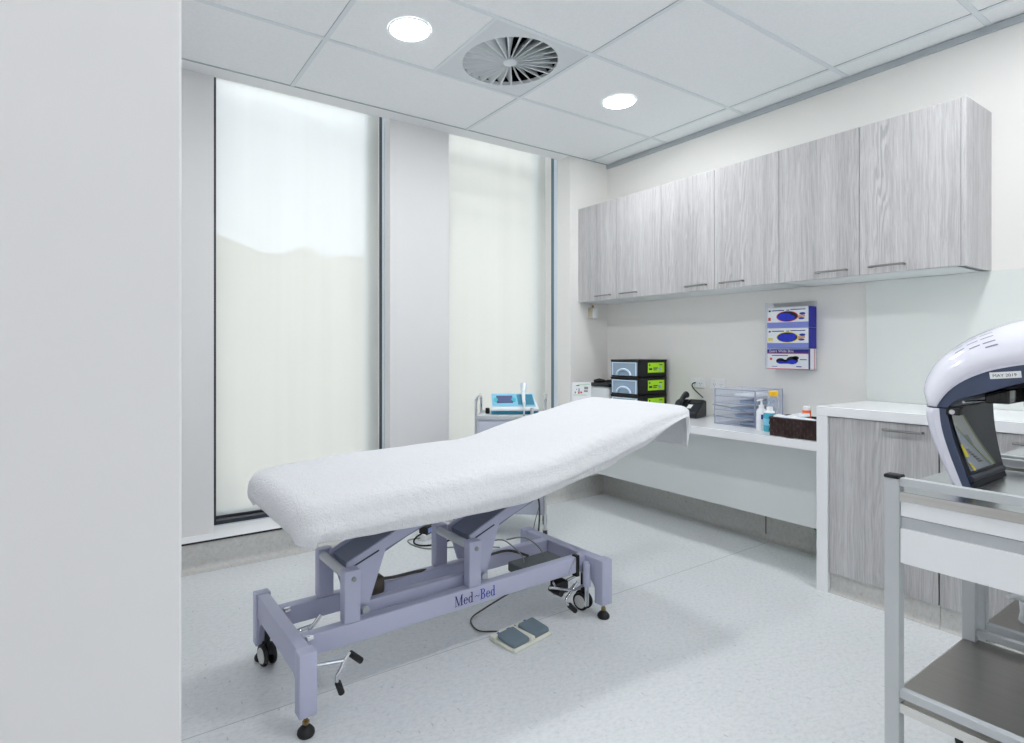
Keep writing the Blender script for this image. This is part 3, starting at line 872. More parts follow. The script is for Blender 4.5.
# ------------------------------------------------------------------ towel over the bed
towel = thing('towel', 'white terry towel fitted over the treatment bed, hanging at both ends', 'towel', BO, BA)
def rr_outline(L0, L1, W, r, n=14, seg=40, segw=12):
    pts = []
    r = max(min(r, W * .9), .002)
    def arc(cx, cy, a0):
        for k in range(n): a = a0 + PI / 2 * k / n; pts.append((cx + r * math.cos(a), cy + r * math.sin(a)))
    def line(a, b, m):
        for k in range(m): s = k / m; pts.append((a[0] + (b[0] - a[0]) * s, a[1] + (b[1] - a[1]) * s))
    arc(L1 - r, W - r, 0); line((L1 - r, W), (L0 + r, W), seg); arc(L0 + r, W - r, PI / 2); line((L0, W - r), (L0, -W + r), segw)
    arc(L0 + r, -W + r, PI); line((L0 + r, -W), (L1 - r, -W), seg); arc(L1 - r, -W + r, PI * 1.5); line((L1, -W + r), (L1, W - r), segw)
    return pts
L0, L1, W0 = -.705, 1.198, .332
def taper(u, v):
    k = 1.0
    if u < -.45: k = 1 - .06 * ((-.45 - u) / .26) ** 2
    return v * k
rings = []
RD = .055
for d in (.327, .28, .22, .16, .11, .08, .06, .045, .03, .018, .008, .002):
    ring = []
    for u, v in rr_outline(L0 + d, L1 - d, W0 - d, max(.065 - d, .006)):
        drop = 0 if d >= RD else RD - math.sqrt(max(0, RD * RD - (RD - d) ** 2))
        v2 = taper(u, v)
        z = lerp(UT, u) - drop * (1.0 if u < .75 else max(.5, 1 - (u - .75) * 1.0)) + .004 * (1 - (v / W0) ** 2) - .002
        nz = noise.noise(Vector((u * 7, v2 * 7, 1.7))) * .0035 + noise.noise(Vector((u * 22, v2 * 22, 4.7))) * .0016
        ring.append(Vector((u, v2, z + nz)))
    rings.append(ring)
base = rr_outline(L0, L1, W0, .065)
for s in (0, .12, .25, .4, .55, .68, .78, .86, .93, 1.0):
    ring = []
    for u, v in base:
        v2 = taper(u, v)
        hd = RD * (1.0 if u < .75 else max(.5, 1 - (u - .75) * 1.0))
        zt = lerp(UT, u) - hd - .002
        zb = lerp(UB, u)
        end_h = max(0.0, min(1.0, (u - 1.128) / .035))      # head end flap
        end_f = max(0.0, min(1.0, (-.60 - u) / .09))        # foot end flap
        zb = zb + (.716 - zb) * end_h * end_h * (3 - 2 * end_h)
        zb = min(zb, zt - .012)
        if u < L0 + .06 and abs(v) > W0 - .075: zb -= .016
        bulge = math.sin(PI * min(1, s * 1.15)) * .012 - .024 * max(0, s - .55)
        fold = 0
        if u > .05 and end_h < 1: fold = -.013 * math.exp(-((s - .72) / .07) ** 2) * min(1, (u - .05) / .4)
        wr = noise.noise(Vector((u * 9, 3.1 if v > 0 else 8.2, s * 1.6))) * .007 * (.25 + s) + noise.noise(Vector((u * 30, v * 30, s * 5))) * .0018
        side = 1 if v > 0 else -1
        on_side = abs(v) > W0 - .02
        du = 0; dv = 0
        if L0 + .065 < u < L1 - .065: dv = side * (bulge + fold + wr)
        elif u <= L0 + .065:
            f = (L0 + .065 - u) / .065; dv = side * (bulge + wr) * (1 - f); du = -(bulge * .4 - .012 * s + wr * .5) * f
        else:
            f = (u - (L1 - .065)) / .065; dv = side * (bulge + wr) * (1 - f); du = (-.018 * s + wr * .4) * f
        ring.append(Vector((u + du, v2 + dv, zt + (zb - zt) * s + noise.noise(Vector((u * 14, v * 5, 2))) * .004 * s)))
    rings.append(ring)
mb = MB(); mb.loft(rings, True)
n0 = len(rings[0]); mb.add(rings[0], [(14 + k, 15 + k, 133 - k, 134 - k) for k in range(40)] + [tuple(range(54, 95)), tuple(range(134, n0)) + tuple(range(0, 15))])
o = mb.build('towel_cloth', 'towel', towel, smooth=75, local=True, weld=True)
md = o.modifiers.new('thick', 'SOLIDIFY'); md.thickness = .006; md.offset = -1
# ------------------------------------------------------------------ foot control
FP = (1.432, 1.812, 0); FA = R(9)
t = thing('foot_control', 'cream foot switch with two grey pedals on the floor before the bed', 'foot control', FP, FA)
def fb(mb, name, m, **k): return mb.build(name, m, t, local=True, **k)
fb(MB().rbox(-.112, .112, -.068, .072, .0, .016, .006).rbox(-.112, .112, .040, .072, .010, .026, .006).rbox(-.014, .014, -.064, .06, .012, .030, .006), 'base', 'cream_foot', smooth=40)
for s in (-1, 1):
    mb = MB().rbox(-.047, .047, -.059, .038, .016, .040, .010)
    for i, p in enumerate(mb.v): mb.v[i] = (p[0] + s * .060, p[1], p[2] + .006 * (p[1] - .0) / .05)
    fb(mb, 'pedal', 'pedal', smooth=50)
fb(MB().box(-.085, -.072, .050, .062, .0258, .0266).box(-.03, -.008, .05, .06, .0258, .0266).box(-.002, .02, .05, .06, .0258, .0266).box(.075, .088, .050, .062, .0258, .0266), 'marking', 'blue_ink')
ca = [FP[0] + -.03, FP[1] + .068, .012]
mb = MB().tube([(1.405, 1.875, .010), (1.36, 1.905, .008), (1.31, 1.955, .006), (1.34, 2.05, .006), (1.44, 2.08, .02), (1.54, 2.02, .09), (1.62, 1.96, .16), (1.64, 1.94, .20)], .0033, 8, 6)
mb.build('cord', 'cable', t, smooth=60)

# ------------------------------------------------------------------ power board and leads
PA = R(-10)
t = thing('power_board', 'white power board with a black plug pack on the floor behind the bed', 'power board', (1.765, 3.125, 0), R(27))
MB().rbox(-.15, .15, -.028, .028, 0, .042, .006).build('strip', 'sock', t, local=True, smooth=40)
MB().rbox(-.135, -.065, -.034, .027, .036, .085, .006).build('plug_pack', 'black', t, local=True, smooth=40)
MB().box(-.120, -.085, -.0352, -.0338, .046, .076).build('rating_label', 'lilac', t, local=True)
MB().rbox(-.02, .015, -.02, .02, .042, .07, .005).build('plug', 'black', t, local=True, smooth=40)
MB().tube([(1.645, 3.055, .05), (1.60, 3.06, .03), (1.575, 3.04, .008), (1.585, 2.985, .006), (1.65, 2.95, .006), (1.78, 2.965, .006), (1.95, 3.0, .006)], .0052, 8, 6).build('plug_lead', 'black', t, smooth=60)
mb = MB().tube([(1.635, 3.06, .02), (1.565, 3.10, .006), (1.555, 3.0, .005), (1.60, 2.91, .005), (1.70, 2.87, .005), (1.84, 2.80, .005), (1.97, 2.70, .005)], .004, 8, 6)
mb.build('supply_lead', 'cable_grey', t, smooth=60)
MB().tube([(1.79, 3.13, .065), (1.84, 3.13, .10), (1.90, 3.14, .09), (1.93, 3.12, .03), (1.90, 3.06, .006), (1.85, 3.03, .006)], .0035, 8, 6).build('plug_lead', 'black', t, smooth=60)

# ------------------------------------------------------------------ equipment trolley with therapy machine (turned towards the room)
TA = -.5729
def cam(l, d, z): # lateral/depth of the turned trolley frame
    return (d * math.sin(.5729) + l * math.cos(.5729), d * math.cos(.5729) - l * math.sin(.5729), z)
TL = cam(.285, 3.66, 0)
t = thing('equipment_trolley', 'pale grey drawer trolley with chrome tube handles by the right window', 'trolley', TL, TA - .13)
def tb(mb, name, m, p=None, **k): return mb.build(name, m, p or t, local=True, **k)
for s in (-1, 1):
    x = s * .215
    m = MB().tube([(x, -.15, .06), (x, -.15, .80), (x, -.145, .845), (x + .004, -.10, .872), (x + .01, .0, .876), (x + .004, .10, .872), (x, .145, .845), (x, .15, .80), (x, .15, .06)], .0095, 12, 3)
    tb(m, 'handle_frame', 'chrome', smooth=60)
    for y in (-.15, .15):
        w = MB().cyl((x - .013, y, .030), (x + .013, y, .030), .030, n=24)
        w = tb(w, 'castor', 'rubber', smooth=40, bev=.004)
        tb(MB().cyl((x - .0145, y, .03), (x + .0145, y, .03), .012, n=16).box(x - .017, x - .0145, y - .012, y + .012, .028, .066).box(x + .0145, x + .017, y - .012, y + .012, .028, .066).box(x - .017, x + .017, y - .012, y + .012, .062, .067), 'castor_fork', 'hub', w, smooth=40)
tb(MB().box(-.203, .203, -.15, .15, .15, .735), 'body', 'trolley_lav', bev=.003)
tb(MB().rbox(-.21, .21, -.16, .16, .735, .765, .005), 'top_shelf', 'trolley_top', smooth=40)
for z0_, z1_ in ((.345, .53), (.537, .725), (.158, .338)):
    d = tb(MB().rbox(-.196, .196, -.160, -.150, z0_, z1_, .004), 'drawer', 'trolley_lav', smooth=40)
    h = MB(); bar_handle(h, (-.05, -.16, (z0_ + z1_) / 2), (.05, -.16, (z0_ + z1_) / 2), (0, -.02, 0)); tb(h, 'handle', 'chrome', d, smooth=40)
m = MB().tube([cam(.352, 3.52, .765), cam(.352, 3.495, .74), cam(.36, 3.49, .55), cam(.40, 3.485, .35), cam(.44, 3.47, .24), cam(.43, 3.40, .10), cam(.40, 3.36, .012), cam(.33, 3.42, .006)], .0055, 8, 6)
m.build('hanging_cable', 'cable', t, smooth=60)
m = MB().tube([cam(.47, 3.50, .70), cam(.475, 3.495, .45), cam(.462, 3.49, .28), cam(.41, 3.46, .10), cam(.40, 3.42, .01)], .003, 8, 6)
m.build('hanging_cable', 'cable_grey', t, smooth=60)

t = thing('therapy_machine', 'blue and white ultrasound therapy machine on the drawer trolley', 'machine', cam(.30, 3.66, .766), TA)
def mb_(mb, name, m, p=None, **k): return mb.build(name, m, p or t, local=True, **k)
# wedge body: front low, back high
def wedge(w0, w1, y0, y1, z0, z1f, z1b, inset=.02):
    return MB().loft([[(-w0, y0, z0), (w0, y0, z0), (w1, y1, z0), (-w1, y1, z0)],
                      [(-w0, y0, z1f), (w0, y0, z1f), (w1, y1, z1b), (-w1, y1, z1b)],
                      [(-w0 + inset, y0 + .012, z1f + .010), (w0 - inset, y0 + .012, z1f + .010), (w1 - inset, y1 - .01, z1b + .010), (-w1 + inset, y1 - .01, z1b + .010)]], True, True)
mb_(wedge(.150, .135, -.105, .10, .0, .022, .04), 'lower_shell', 'teal', bev=.008, smooth=40)
mb_(wedge(.155, .135, -.112, .10, .022, .035, .108), 'upper_shell', 'device_white', bev=.008, smooth=40)
S = (Vector((0, .188, .073)).normalized())
nrm = Vector((0, -S.z, S.y))
def fp(x, s, off=0): # point on the sloping face
    return Vector((x, -.095, .047)) + S * s + nrm * (off + .0015)
def slopequad(x0, x1, s0, s1, off, h):
    return MB().prism([fp(x0, s0, off), fp(x1, s0, off), fp(x1, s1, off), fp(x0, s1, off)], nrm * h)
mb_(slopequad(-.142, .132, .005, .185, -.004, .007), 'fascia', 'sky_blue', bev=.012, seg=3, smooth=40)
mb_(slopequad(-.112, -.008, .045, .150, .003, .002), 'display', 'screen')
mb_(MB().prism([fp(-.118 + .014 * math.cos(a), .09 + .03 * math.sin(a), .003) for a in [k / 10 * 2 * PI for k in range(10)]], nrm * .003).prism([fp(-.002 + .014 * math.cos(a), .09 + .03 * math.sin(a), .003) for a in [k / 10 * 2 * PI for k in range(10)]], nrm * .003), 'button', 'cyan')
mb_(slopequad(.022, .125, .022, .165, .003, .002), 'probe_tray', 'teal', bev=.006)
pr = mb_(MB().tube([fp(.058, .0, .02), fp(.060, .06, .018), fp(.066, .14, .022)], [.010, .011, .013], 12), 'probe', 'device_white', smooth=50)
mb_(MB().tube([fp(.066, .14, .022), fp(.070, .17, .035), fp(.074, .215, .05)], [.012, .017, .024], 14), 'probe_head', 'alu', pr, smooth=40)
mb_(MB().tube([fp(.058, .0, .02), fp(.055, -.03, .01), Vector((.052, -.135, .0)), Vector((.046, -.14, -.03)), Vector((.042, -.165, -.10))], .005, 8, 4), 'probe_cord', 'device_white', pr, smooth=60)
mb_(MB().cyl((.105, -.12, .0), (.105, -.118, .045), .010, n=14), 'gel_stub', 'trolley_top', smooth=40)
mb_(MB().rbox(-.185, -.158, -.06, -.02, .0, .035, .006), 'dial', 'black', smooth=40)

# ------------------------------------------------------------------ things on the desk
DZ = .7205
def drawer_box(z, label):
    x0, x1, y0, y1 = 3.15, 3.46, 2.676, 2.926
    hh = .1275
    t = thing('drawer_box', label, 'storage drawer', ((x0 + x1) / 2, (y0 + y1) / 2, z), 0, 'stacked black drawer boxes in the corner')
    mb = MB()
    mb.box(x0 + .004, x1, y0, y0 + .006, z, z + hh - .001).box(x0 + .004, x1, y1 - .006, y1, z, z + hh - .001)
    mb.box(x0, x1, y0 - .003, y1 + .003, z + hh - .016, z + hh - .001).box(x0 + .004, x1, y0, y1, z, z + .010).box(x1 - .006, x1, y0, y1, z, z + hh - .001)
    mb.build('shell', 'black', t, bev=.0015)
    d = MB().box(x0, x0 + .004, y0 + .010, y1 - .010, z + .012, z + hh - .019)
    d.box(x0 + .004, x1 - .02, y0 + .012, y0 + .014, z + .012, z + hh - .03).box(x0 + .004, x1 - .02, y1 - .014, y1 - .012, z + .012, z + hh - .03).box(x0 + .004, x1 - .02, y0 + .012, y1 - .012, z + .012, z + .014)
    d = d.build('drawer', 'frost', t)
    m = MB(); arc = []
    cy = (y0 + y1) / 2 - .005
    for k in range(13):
        a = PI * k / 12; arc.append((x0 - .012, cy + .062 * math.cos(a), z + .016 + .042 * math.sin(a)))
    m.tube(arc, .008, 10)
    for s in (-1, 1): m.box(x0 - .004, x0, y0 + .012 if s < 0 else y1 - .02, y0 + .020 if s < 0 else y1 - .012, z + .013, z + hh - .02)
    m.box(x0 - .003, x0, y0 + .011, y1 - .011, z + hh - .026, z + hh - .02)
    m.build('handle', 'frost_solid', d, smooth=50)
    MB().rbox(x0 + .03, x0 + .24, y0 + .025, y1 - .06, z + .016, z + .055, .006).build('contents', 'blue_grey', t, smooth=40)
    m = MB()
    o = (x0 + .105, y0, z + .034)
    quad_mb(m, o, (1, 0, 0), (0, 0, 1), 0, .178, 0, .072)
    lb = m.build('label_sticker', 'lime', t)
    m = MB(); o2 = (x0 + .105, y0 - .0008, z + .036)
    for a, b, c, e in ((.012, .045, .016, .030), (.058, .105, .026, .034), (.058, .095, .014, .020), (.122, .156, .050, .056), (.012, .026, .046, .058)): quad_mb(m, o2, (1, 0, 0), (0, 0, 1), a, b, c, e, .0004)
    m.build('print', 'ink', lb)
    m = MB(); quad_mb(m, o2, (1, 0, 0), (0, 0, 1), .118, .142, .012, .036, .0004); m.build('dot', 'lilac', lb)
    return t
dbx = drawer_box(DZ, 'black drawer box at the bottom of the stack, half hidden by the towel')
for k, l in ((1, 'middle black drawer box of the stack of three'), (2, 'topmost black drawer box of the stack of three')):
    c = copy_tree(dbx); c.location.z += .1275 * k; c['label'] = l

t = thing('storage_tub', 'white tub with a black lid in the corner beside the drawer boxes', 'tub', (3.30, 3.08, DZ))
MB().rbox(3.17, 3.45, 2.97, 3.20, DZ, .895, .02).build('tub_body', 'device_white', t, smooth=50)
MB().rbox(3.16, 3.46, 2.96, 3.21, .893, .918, .010).build('tub_lid', 'phone', t, smooth=50)
t = thing('barrier_goggles', 'small black goggles lying on the lid of the white tub', 'goggles', (3.25, 3.05, .918))
m = MB().tube([(3.20, 3.14, .930), (3.21, 3.10, .936), (3.22, 3.06, .934)], [.012, .017, .012], 12)
m.tube([(3.225, 3.045, .930), (3.24, 3.00, .936), (3.25, 2.97, .930)], [.010, .014, .009], 12)
m.build('eyepiece', 'black', t, smooth=50)
MB().tube([(3.22, 3.07, .932), (3.222, 3.055, .936), (3.226, 3.04, .932)], .005, 8).tube([(3.25, 2.97, .93), (3.32, 2.98, .924), (3.36, 3.06, .922), (3.30, 3.15, .922), (3.20, 3.15, .93)], .004, 8, 4).build('strap', 'phone', t, smooth=60)

t = thing('info_card', 'white green-edged card with small red and black symbols before the white tub', 'card', (3.035, 3.115, DZ), TA + R(2))
MB().prism([(-.075, 0, 0), (.075, 0, 0), (.079, .022, .205), (-.062, .022, .205)], (0, .004, 0)).prism([(-.07, .06, 0), (.07, .06, 0), (.075, .026, .2), (-.06, .026, .2)], (0, .003, 0)).build('card_face', 'paper', t, local=True)
sl = Vector((0, .022, .205)).normalized(); oo = Vector((-.07, -.0005, 0))
def cardq(mb, x0, x1, s0, s1):
    nn = Vector((0, -sl.z, sl.y))
    mb.prism([oo + Vector((x0, 0, 0)) + sl * s0, oo + Vector((x1, 0, 0)) + sl * s0, oo + Vector((x1, 0, 0)) + sl * s1, oo + Vector((x0, 0, 0)) + sl * s1], nn * .0006); return mb
M['card_green'] = plain('card_green', (176, 214, 176), .6)
m = MB(); cardq(m, .045, .138, .188, .194); m.build('green_border', 'card_green', t, local=True)
m = MB(); cardq(m, .01, .11, .107, .112); m.build('green_border', 'card_green', t, local=True)
m = MB(); cardq(m, .034, .06, .178, .184); cardq(m, .052, .058, .118, .160); cardq(m, .022, .029, .122, .136); cardq(m, .034, .04, .15, .156); m.build('black_symbol', 'ink', t, local=True)
m = MB(); cardq(m, .064, .078, .122, .136); cardq(m, .047, .051, .120, .136); m.build('red_symbol', 'red', t, local=True)
m = MB(); cardq(m, .092, .122, .132, .146); cardq(m, .095, .125, .152, .172); m.build('grey_symbol', 'cable_grey', t, local=True)

t = thing('wall_sensor', 'small white sensor box on the wall under the cabinet corner', 'sensor', (3.31, YF, 1.42))
MB().rbox(3.285, 3.345, YF - .045, YF, 1.425, 1.505, .005).build('housing', 'sock', t, smooth=40)
MB().box(3.279, 3.286, YF - .043, YF, 1.427, 1.51).build('side_plate', 'sensor_beige', t)
MB().cyl((3.30, YF - .03, 1.505), (3.30, YF - .03, 1.53), .008, n=12).build('stub', 'brass', t, smooth=40)

def socket(y0, y1, z0, z1, label):
    t = thing('wall_socket', label, 'socket', (XW, (y0 + y1) / 2, z0), 0, 'double power sockets above the desk')
    MB().rbox(XW - .010, XW, y0, y1, z0, z1, .003).build('face_plate', 'sock', t, smooth=40)
    m = MB(); s = MB()
    for y in (y0 + (y1 - y0) * .28, y0 + (y1 - y0) * .72):
        for dy, dz, r in ((-.007, .004, .35), (.007, .004, -.35), (0, -.009, 0)):
            m.box(XW - .0108, XW - .0095, y + dy - .0012, y + dy + .0012, (z0 + z1) / 2 - .006 + dz - .004, (z0 + z1) / 2 - .006 + dz + .004)
        s.rbox(XW - .014, XW - .009, y - .006, y + .006, z1 - .020, z1 - .010, .001)
    m.build('slot', 'ink', t); s.build('switch', 'bottle_white', t, smooth=40)
    return t
s1 = socket(2.385, 2.498, .906, .977, 'double power socket with the phone plugged into it')
c = copy_tree(s1); c.location.y -= .155; c['label'] = 'double power socket above the clear drawer organiser'

# phone
t = thing('desk_phone', 'black office phone on the desk beside the bed head', 'phone', (3.345, 2.40, DZ), R(12))
def pb(mb, name, m, p=None, **k): return mb.build(name, m, p or t, local=True, **k)
body = MB().prism([(-.095, -.085, 0), (.075, -.085, 0), (.075, -.085, .105), (.055, -.085, .112), (-.095, -.085, .035)], (0, .155, 0))
pb(body, 'body', 'phone', bev=.006, smooth=40)
sl2 = Vector((.15, 0, .077)).normalized(); n2 = Vector((-sl2.z, 0, sl2.x))
def pq(y0, y1, s0, s1, h=.003): # on the sloped face, y negative is right as seen
    b = Vector((-.095, 0, .035)) + n2 * .001
    return [b + Vector((0, y0, 0)) + sl2 * s0, b + Vector((0, y1, 0)) + sl2 * s0, b + Vector((0, y1, 0)) + sl2 * s1, b + Vector((0, y0, 0)) + sl2 * s1], n2 * h
pb(MB().prism(*pq(-.075, .015, .115, .165)), 'display', 'black_gloss')
k = MB()
for i in range(4):
    for j in range(3):
        k.prism(*pq(-.04 - .0 + j * .018 - .012, -.04 + j * .018, .02 + i * .019, .033 + i * .019))
pb(k, 'keypad', 'ink')
pb(MB().prism(*pq(-.03, .0, .05, .095, .0042)), 'number_card', 'paper')
hs = MB().tube([(-.080, .050, .066), (-.055, .050, .092), (-.02, .050, .108), (.03, .050, .136), (.058, .050, .142)], [.020, .023, .016, .018, .024], 14, 2)
pb(hs, 'handset', 'phone', smooth=60)
m = MB().tube([(3.42, 2.35, .85), (3.45, 2.44, .90), (3.47, 2.47, .93), (3.49, 2.455, .945)], .0035, 8, 5)
m.build('phone_cord', 'black', t, smooth=60)
m = MB().tube([(3.41, 2.27, .81), (3.45, 2.22, .80), (3.475, 2.16, .79), (3.485, 2.10, .775), (3.487, 2.0, .76)], .003, 8, 5).tube([(3.43, 2.28, .74), (3.46, 2.2, .726), (3.484, 2.12, .726), (3.486, 2.0, .726)], .003, 8, 5)
m.build('line_cord', 'cable', t, smooth=60)

# clear drawer organiser
x0, x1, y0, y1 = 3.17, 3.47, 1.838, 2.10; z0, z1 = DZ, .938
t = thing('drawer_organiser', 'clear acrylic organiser with five shallow drawers on the desk', 'organiser', ((x0 + x1) / 2, (y0 + y1) / 2, z0))
m = MB().box(x0, x1, y0, y0 + .004, z0, z1).box(x0, x1, y1 - .004, y1, z0, z1).box(x0, x1, y0, y1, z1 - .004, z1).box(x0, x1, y0, y1, z0, z0 + .004).box(x1 - .004, x1, y0, y1, z0, z1)
m.build('case', 'acrylic', t)
e = MB()
for y in (y0, y1 - .006): e.box(x0 - .001, x0 + .006, y, y + .006, z0, z1)
for k in range(6):
    z = z0 + (z1 - z0 - .006) * k / 5; e.box(x0 - .001, x0 + .006, y0, y1, z, z + .005)
e.box(x0, x1, y0 - .0005, y0 + .004, z1 - .005, z1 + .0005).box(x1 - .005, x1, y0 - .0005, y0 + .004, z0, z1).box(x0, x1, y0 - .0005, y0 + .004, z0, z0 + .005)
e.build('case_edge', 'acrylic_edge', t)
hgt = (z1 - z0 - .006) / 5
for k in range(5):
    z = z0 + .006 + hgt * k
    d = MB().box(x0 + .001, x0 + .004, y0 + .008, y1 - .008, z, z + hgt - .008).box(x0 + .004, x1 - .02, y0 + .008, y1 - .008, z, z + .002)
    d = d.build('drawer', 'acrylic', t)
    MB().rbox(x0 + .02, x1 - .06, y0 + .015, y0 + .11 + .03 * (k % 3), z + .003, z + .016 + .004 * (k % 2), .003).build('contents', 'blue_grey' if k < 4 else 'paper', d, smooth=40)

# bottles
t = thing('pump_bottle', 'white pump bottle on the desk before the clear organiser', 'bottle', (3.13, 1.78, DZ))
MB().lathe([(.001, 0), (.024, 0), (.026, .004), (.026, .105), (.022, .118), (.012, .124), (.001, .124)], (3.13, 1.78, DZ)).build('bottle_body', 'bottle_white', t, smooth=40)
MB().lathe([(.001, .122), (.014, .122), (.014, .140), (.006, .143), (.005, .168), (.010, .170), (.010, .176), (.001, .177)], (3.13, 1.78, DZ), 20).cyl((3.13, 1.78, DZ + .172), (3.10, 1.787, DZ + .168), .005, n=10).build('pump', 'bottle_white', t, smooth=40)
MB().box(3.1035, 3.106, 1.757, 1.767, DZ + .065, DZ + .09).build('label_sticker', 'box_navy', t)
t = thing('lotion_bottle', 'blue lotion bottle with a white cap beside the pump bottle', 'bottle', (3.12, 1.727, DZ))
bprof = [(.001, 0), (.028, 0), (.031, .004), (.031, .092), (.028, .102), (.016, .108), (.001, .108)]
MB().lathe(bprof, (3.12, 1.727, DZ)).build('bottle_body', 'blue_liquid', t, smooth=40)
MB().lathe([(.001, .100), (.0275, .1035), (.024, .112), (.0165, .116), (.0165, .132), (.0145, .137), (.001, .138)], (3.12, 1.727, DZ)).build('cap', 'bottle_white', t, smooth=40)
m = MB()
for a0, a1, za, zb in ((PI * .72, PI * 1.28, .035, .072),):
    ring = [[Vector((3.12 + .0312 * math.cos(a0 + (a1 - a0) * k / 10), 1.727 + .0312 * math.sin(a0 + (a1 - a0) * k / 10), DZ + z)) for k in range(11)] for z in (za, zb)]
    m.loft(ring, False)
m.build('label_sticker', 'sky_blue', t)
m = MB().loft([[Vector((3.12 + .0316 * math.cos(PI * 1.15 + .5 * k / 6), 1.727 + .0316 * math.sin(PI * 1.15 + .5 * k / 6), DZ + z)) for k in range(7)] for z in (.055, .075)], False)
m.build('brand_patch', 'blue_ink', t)
t = thing('squeeze_bottle', 'clear bottle with a yellow cap behind the blue lotion bottle', 'bottle', (3.24, 1.772, DZ))
MB().lathe([(.001, 0), (.028, 0), (.030, .005), (.030, .165), (.020, .185), (.016, .192), (.001, .192)], (3.24, 1.772, DZ)).build('bottle_body', 'bottle_clear', t, smooth=40)
MB().lathe([(.001, .188), (.024, .188), (.0245, .196), (.0245, .214), (.022, .218), (.001, .218)], (3.24, 1.772, DZ)).build('cap', plain('amber_cap', (245, 190, 20), .4), t, smooth=40)

# woven basket with its packets
bx0, bx1, by0, by1 = 2.985, 3.17, 1.425, 1.652; bz1 = .815
t = thing('woven_basket', 'dark brown woven basket on the desk against the counter leg', 'basket', ((bx0 + bx1) / 2, (by0 + by1) / 2, DZ))
mb = MB()
nu, nz = 13, 5
def weave_side(p, q, nrm):
    p = Vector(p); q = Vector(q); nrm = Vector(nrm)
    for i in range(nu):
        for j in range(nz):
            a = p + (q - p) * (i / nu); b = p + (q - p) * ((i + 1) / nu)
            za = DZ + .002 + (bz1 - DZ - .004) * j / nz; zb = DZ + .002 + (bz1 - DZ - .004) * (j + .92) / nz
            off = nrm * (.0085 if (i + j) % 2 else .0015)
            mid = (a + b) / 2
            V = [Vector((a.x, a.y, za)), Vector((b.x, b.y, za)), Vector((b.x, b.y, zb)), Vector((a.x, a.y, zb))]
            Mv = [Vector((mid.x, mid.y, za + .002)) + off, Vector((mid.x, mid.y, zb - .002)) + off]
            mb.add([V[0], Mv[0], Mv[1], V[3], V[1], V[2]], [(0, 1, 2, 3), (1, 4, 5, 2)])
weave_side((bx0, by0, 0), (bx0, by1, 0), (-1, 0, 0)); weave_side((bx1, by1, 0), (bx1, by0, 0), (1, 0, 0))
weave_side((bx0, by1, 0), (bx1, by1, 0), (0, 1, 0)); weave_side((bx1, by0, 0), (bx0, by0, 0), (0, -1, 0))
mb.box(bx0 + .001, bx0 + .005, by0, by1, DZ, bz1 - .003).box(bx1 - .005, bx1 - .001, by0, by1, DZ, bz1 - .003).box(bx0, bx1, by0 + .001, by0 + .005, DZ, bz1 - .003).box(bx0, bx1, by1 - .005, by1 - .001, DZ, bz1 - .003).box(bx0, bx1, by0, by1, DZ, DZ + .006)
mb.build('basket_body', 'basket', t)
r_ = .006
MB().tube([(bx0, by0, bz1), (bx0, by1, bz1), (bx1, by1, bz1), (bx1, by0, bz1), (bx0, by0, bz1)], r_, 8).build('rim', 'basket', t, smooth=50)
MB().tube([(bx0 - .006, by1 - .06, bz1 - .05), (bx0 - .012, by1 - .075, bz1 - .085), (bx0 - .016, by1 - .12, bz1 - .092), (bx0 - .012, by1 - .16, bz1 - .075), (bx0 - .006, by1 - .17, bz1 - .05)], .004, 8, 4).build('handle', 'basket', t, smooth=50)
# contents: white packets and a pill bottle
def packet(x, y, z, a, tilt, w, l, h, m, label, group='white packets in the woven basket'):
    t = thing('sachet_packet', label, 'packet', (x, y, z), a, group)
    mm = MB().rbox(-w / 2, w / 2, -l / 2, l / 2, -h / 2, h / 2, min(h * .4, .004))
    mm.xf(Matrix.Rotation(tilt, 4, 'X'))
    mm.build('wrapper', m, t, local=True, smooth=40)
    s = MB().box(-w * .3, w * .3, -l * .25, l * .1, h / 2 - .0002, h / 2 + .0006); s.xf(Matrix.Rotation(tilt, 4, 'X'))
    s.build('print', 'frost_solid', t, local=True)
    return t
packet(3.03, 1.60, .812, R(10), R(12), .075, .085, .022, 'bottle_white', 'white packet in the basket end nearest the blue bottle')
packet(3.09, 1.565, .822, R(-25), R(-14), .07, .11, .020, 'paper', 'white tilted packet at the top of the basket pile')
packet(3.03, 1.51, .812, R(5), R(4), .08, .09, .022, 'bottle_white', 'pale packet in the middle of the basket front')
packet(3.04, 1.455, .806, R(-8), R(0), .08, .05, .022, 'bottle_white', 'pale packet in the basket before the orange bottle')
packet(3.12, 1.62, .80, R(30), R(0), .08, .045, .020, 'frost_solid', 'bluish packet low at the back of the basket')
t = thing('pill_bottle', 'orange pill bottle with a white cap standing in the basket', 'bottle', (3.11, 1.525, .775))
MB().lathe([(.001, 0), (.019, 0), (.020, .003), (.020, .072), (.001, .073)], (3.11, 1.525, .785)).build('bottle_body', 'orange', t, smooth=40)
MB().lathe([(.001, .073), (.017, .073), (.0175, .076), (.017, .091), (.014, .094), (.001, .095)], (3.11, 1.525, .785)).build('cap', 'bottle_white', t, smooth=40)

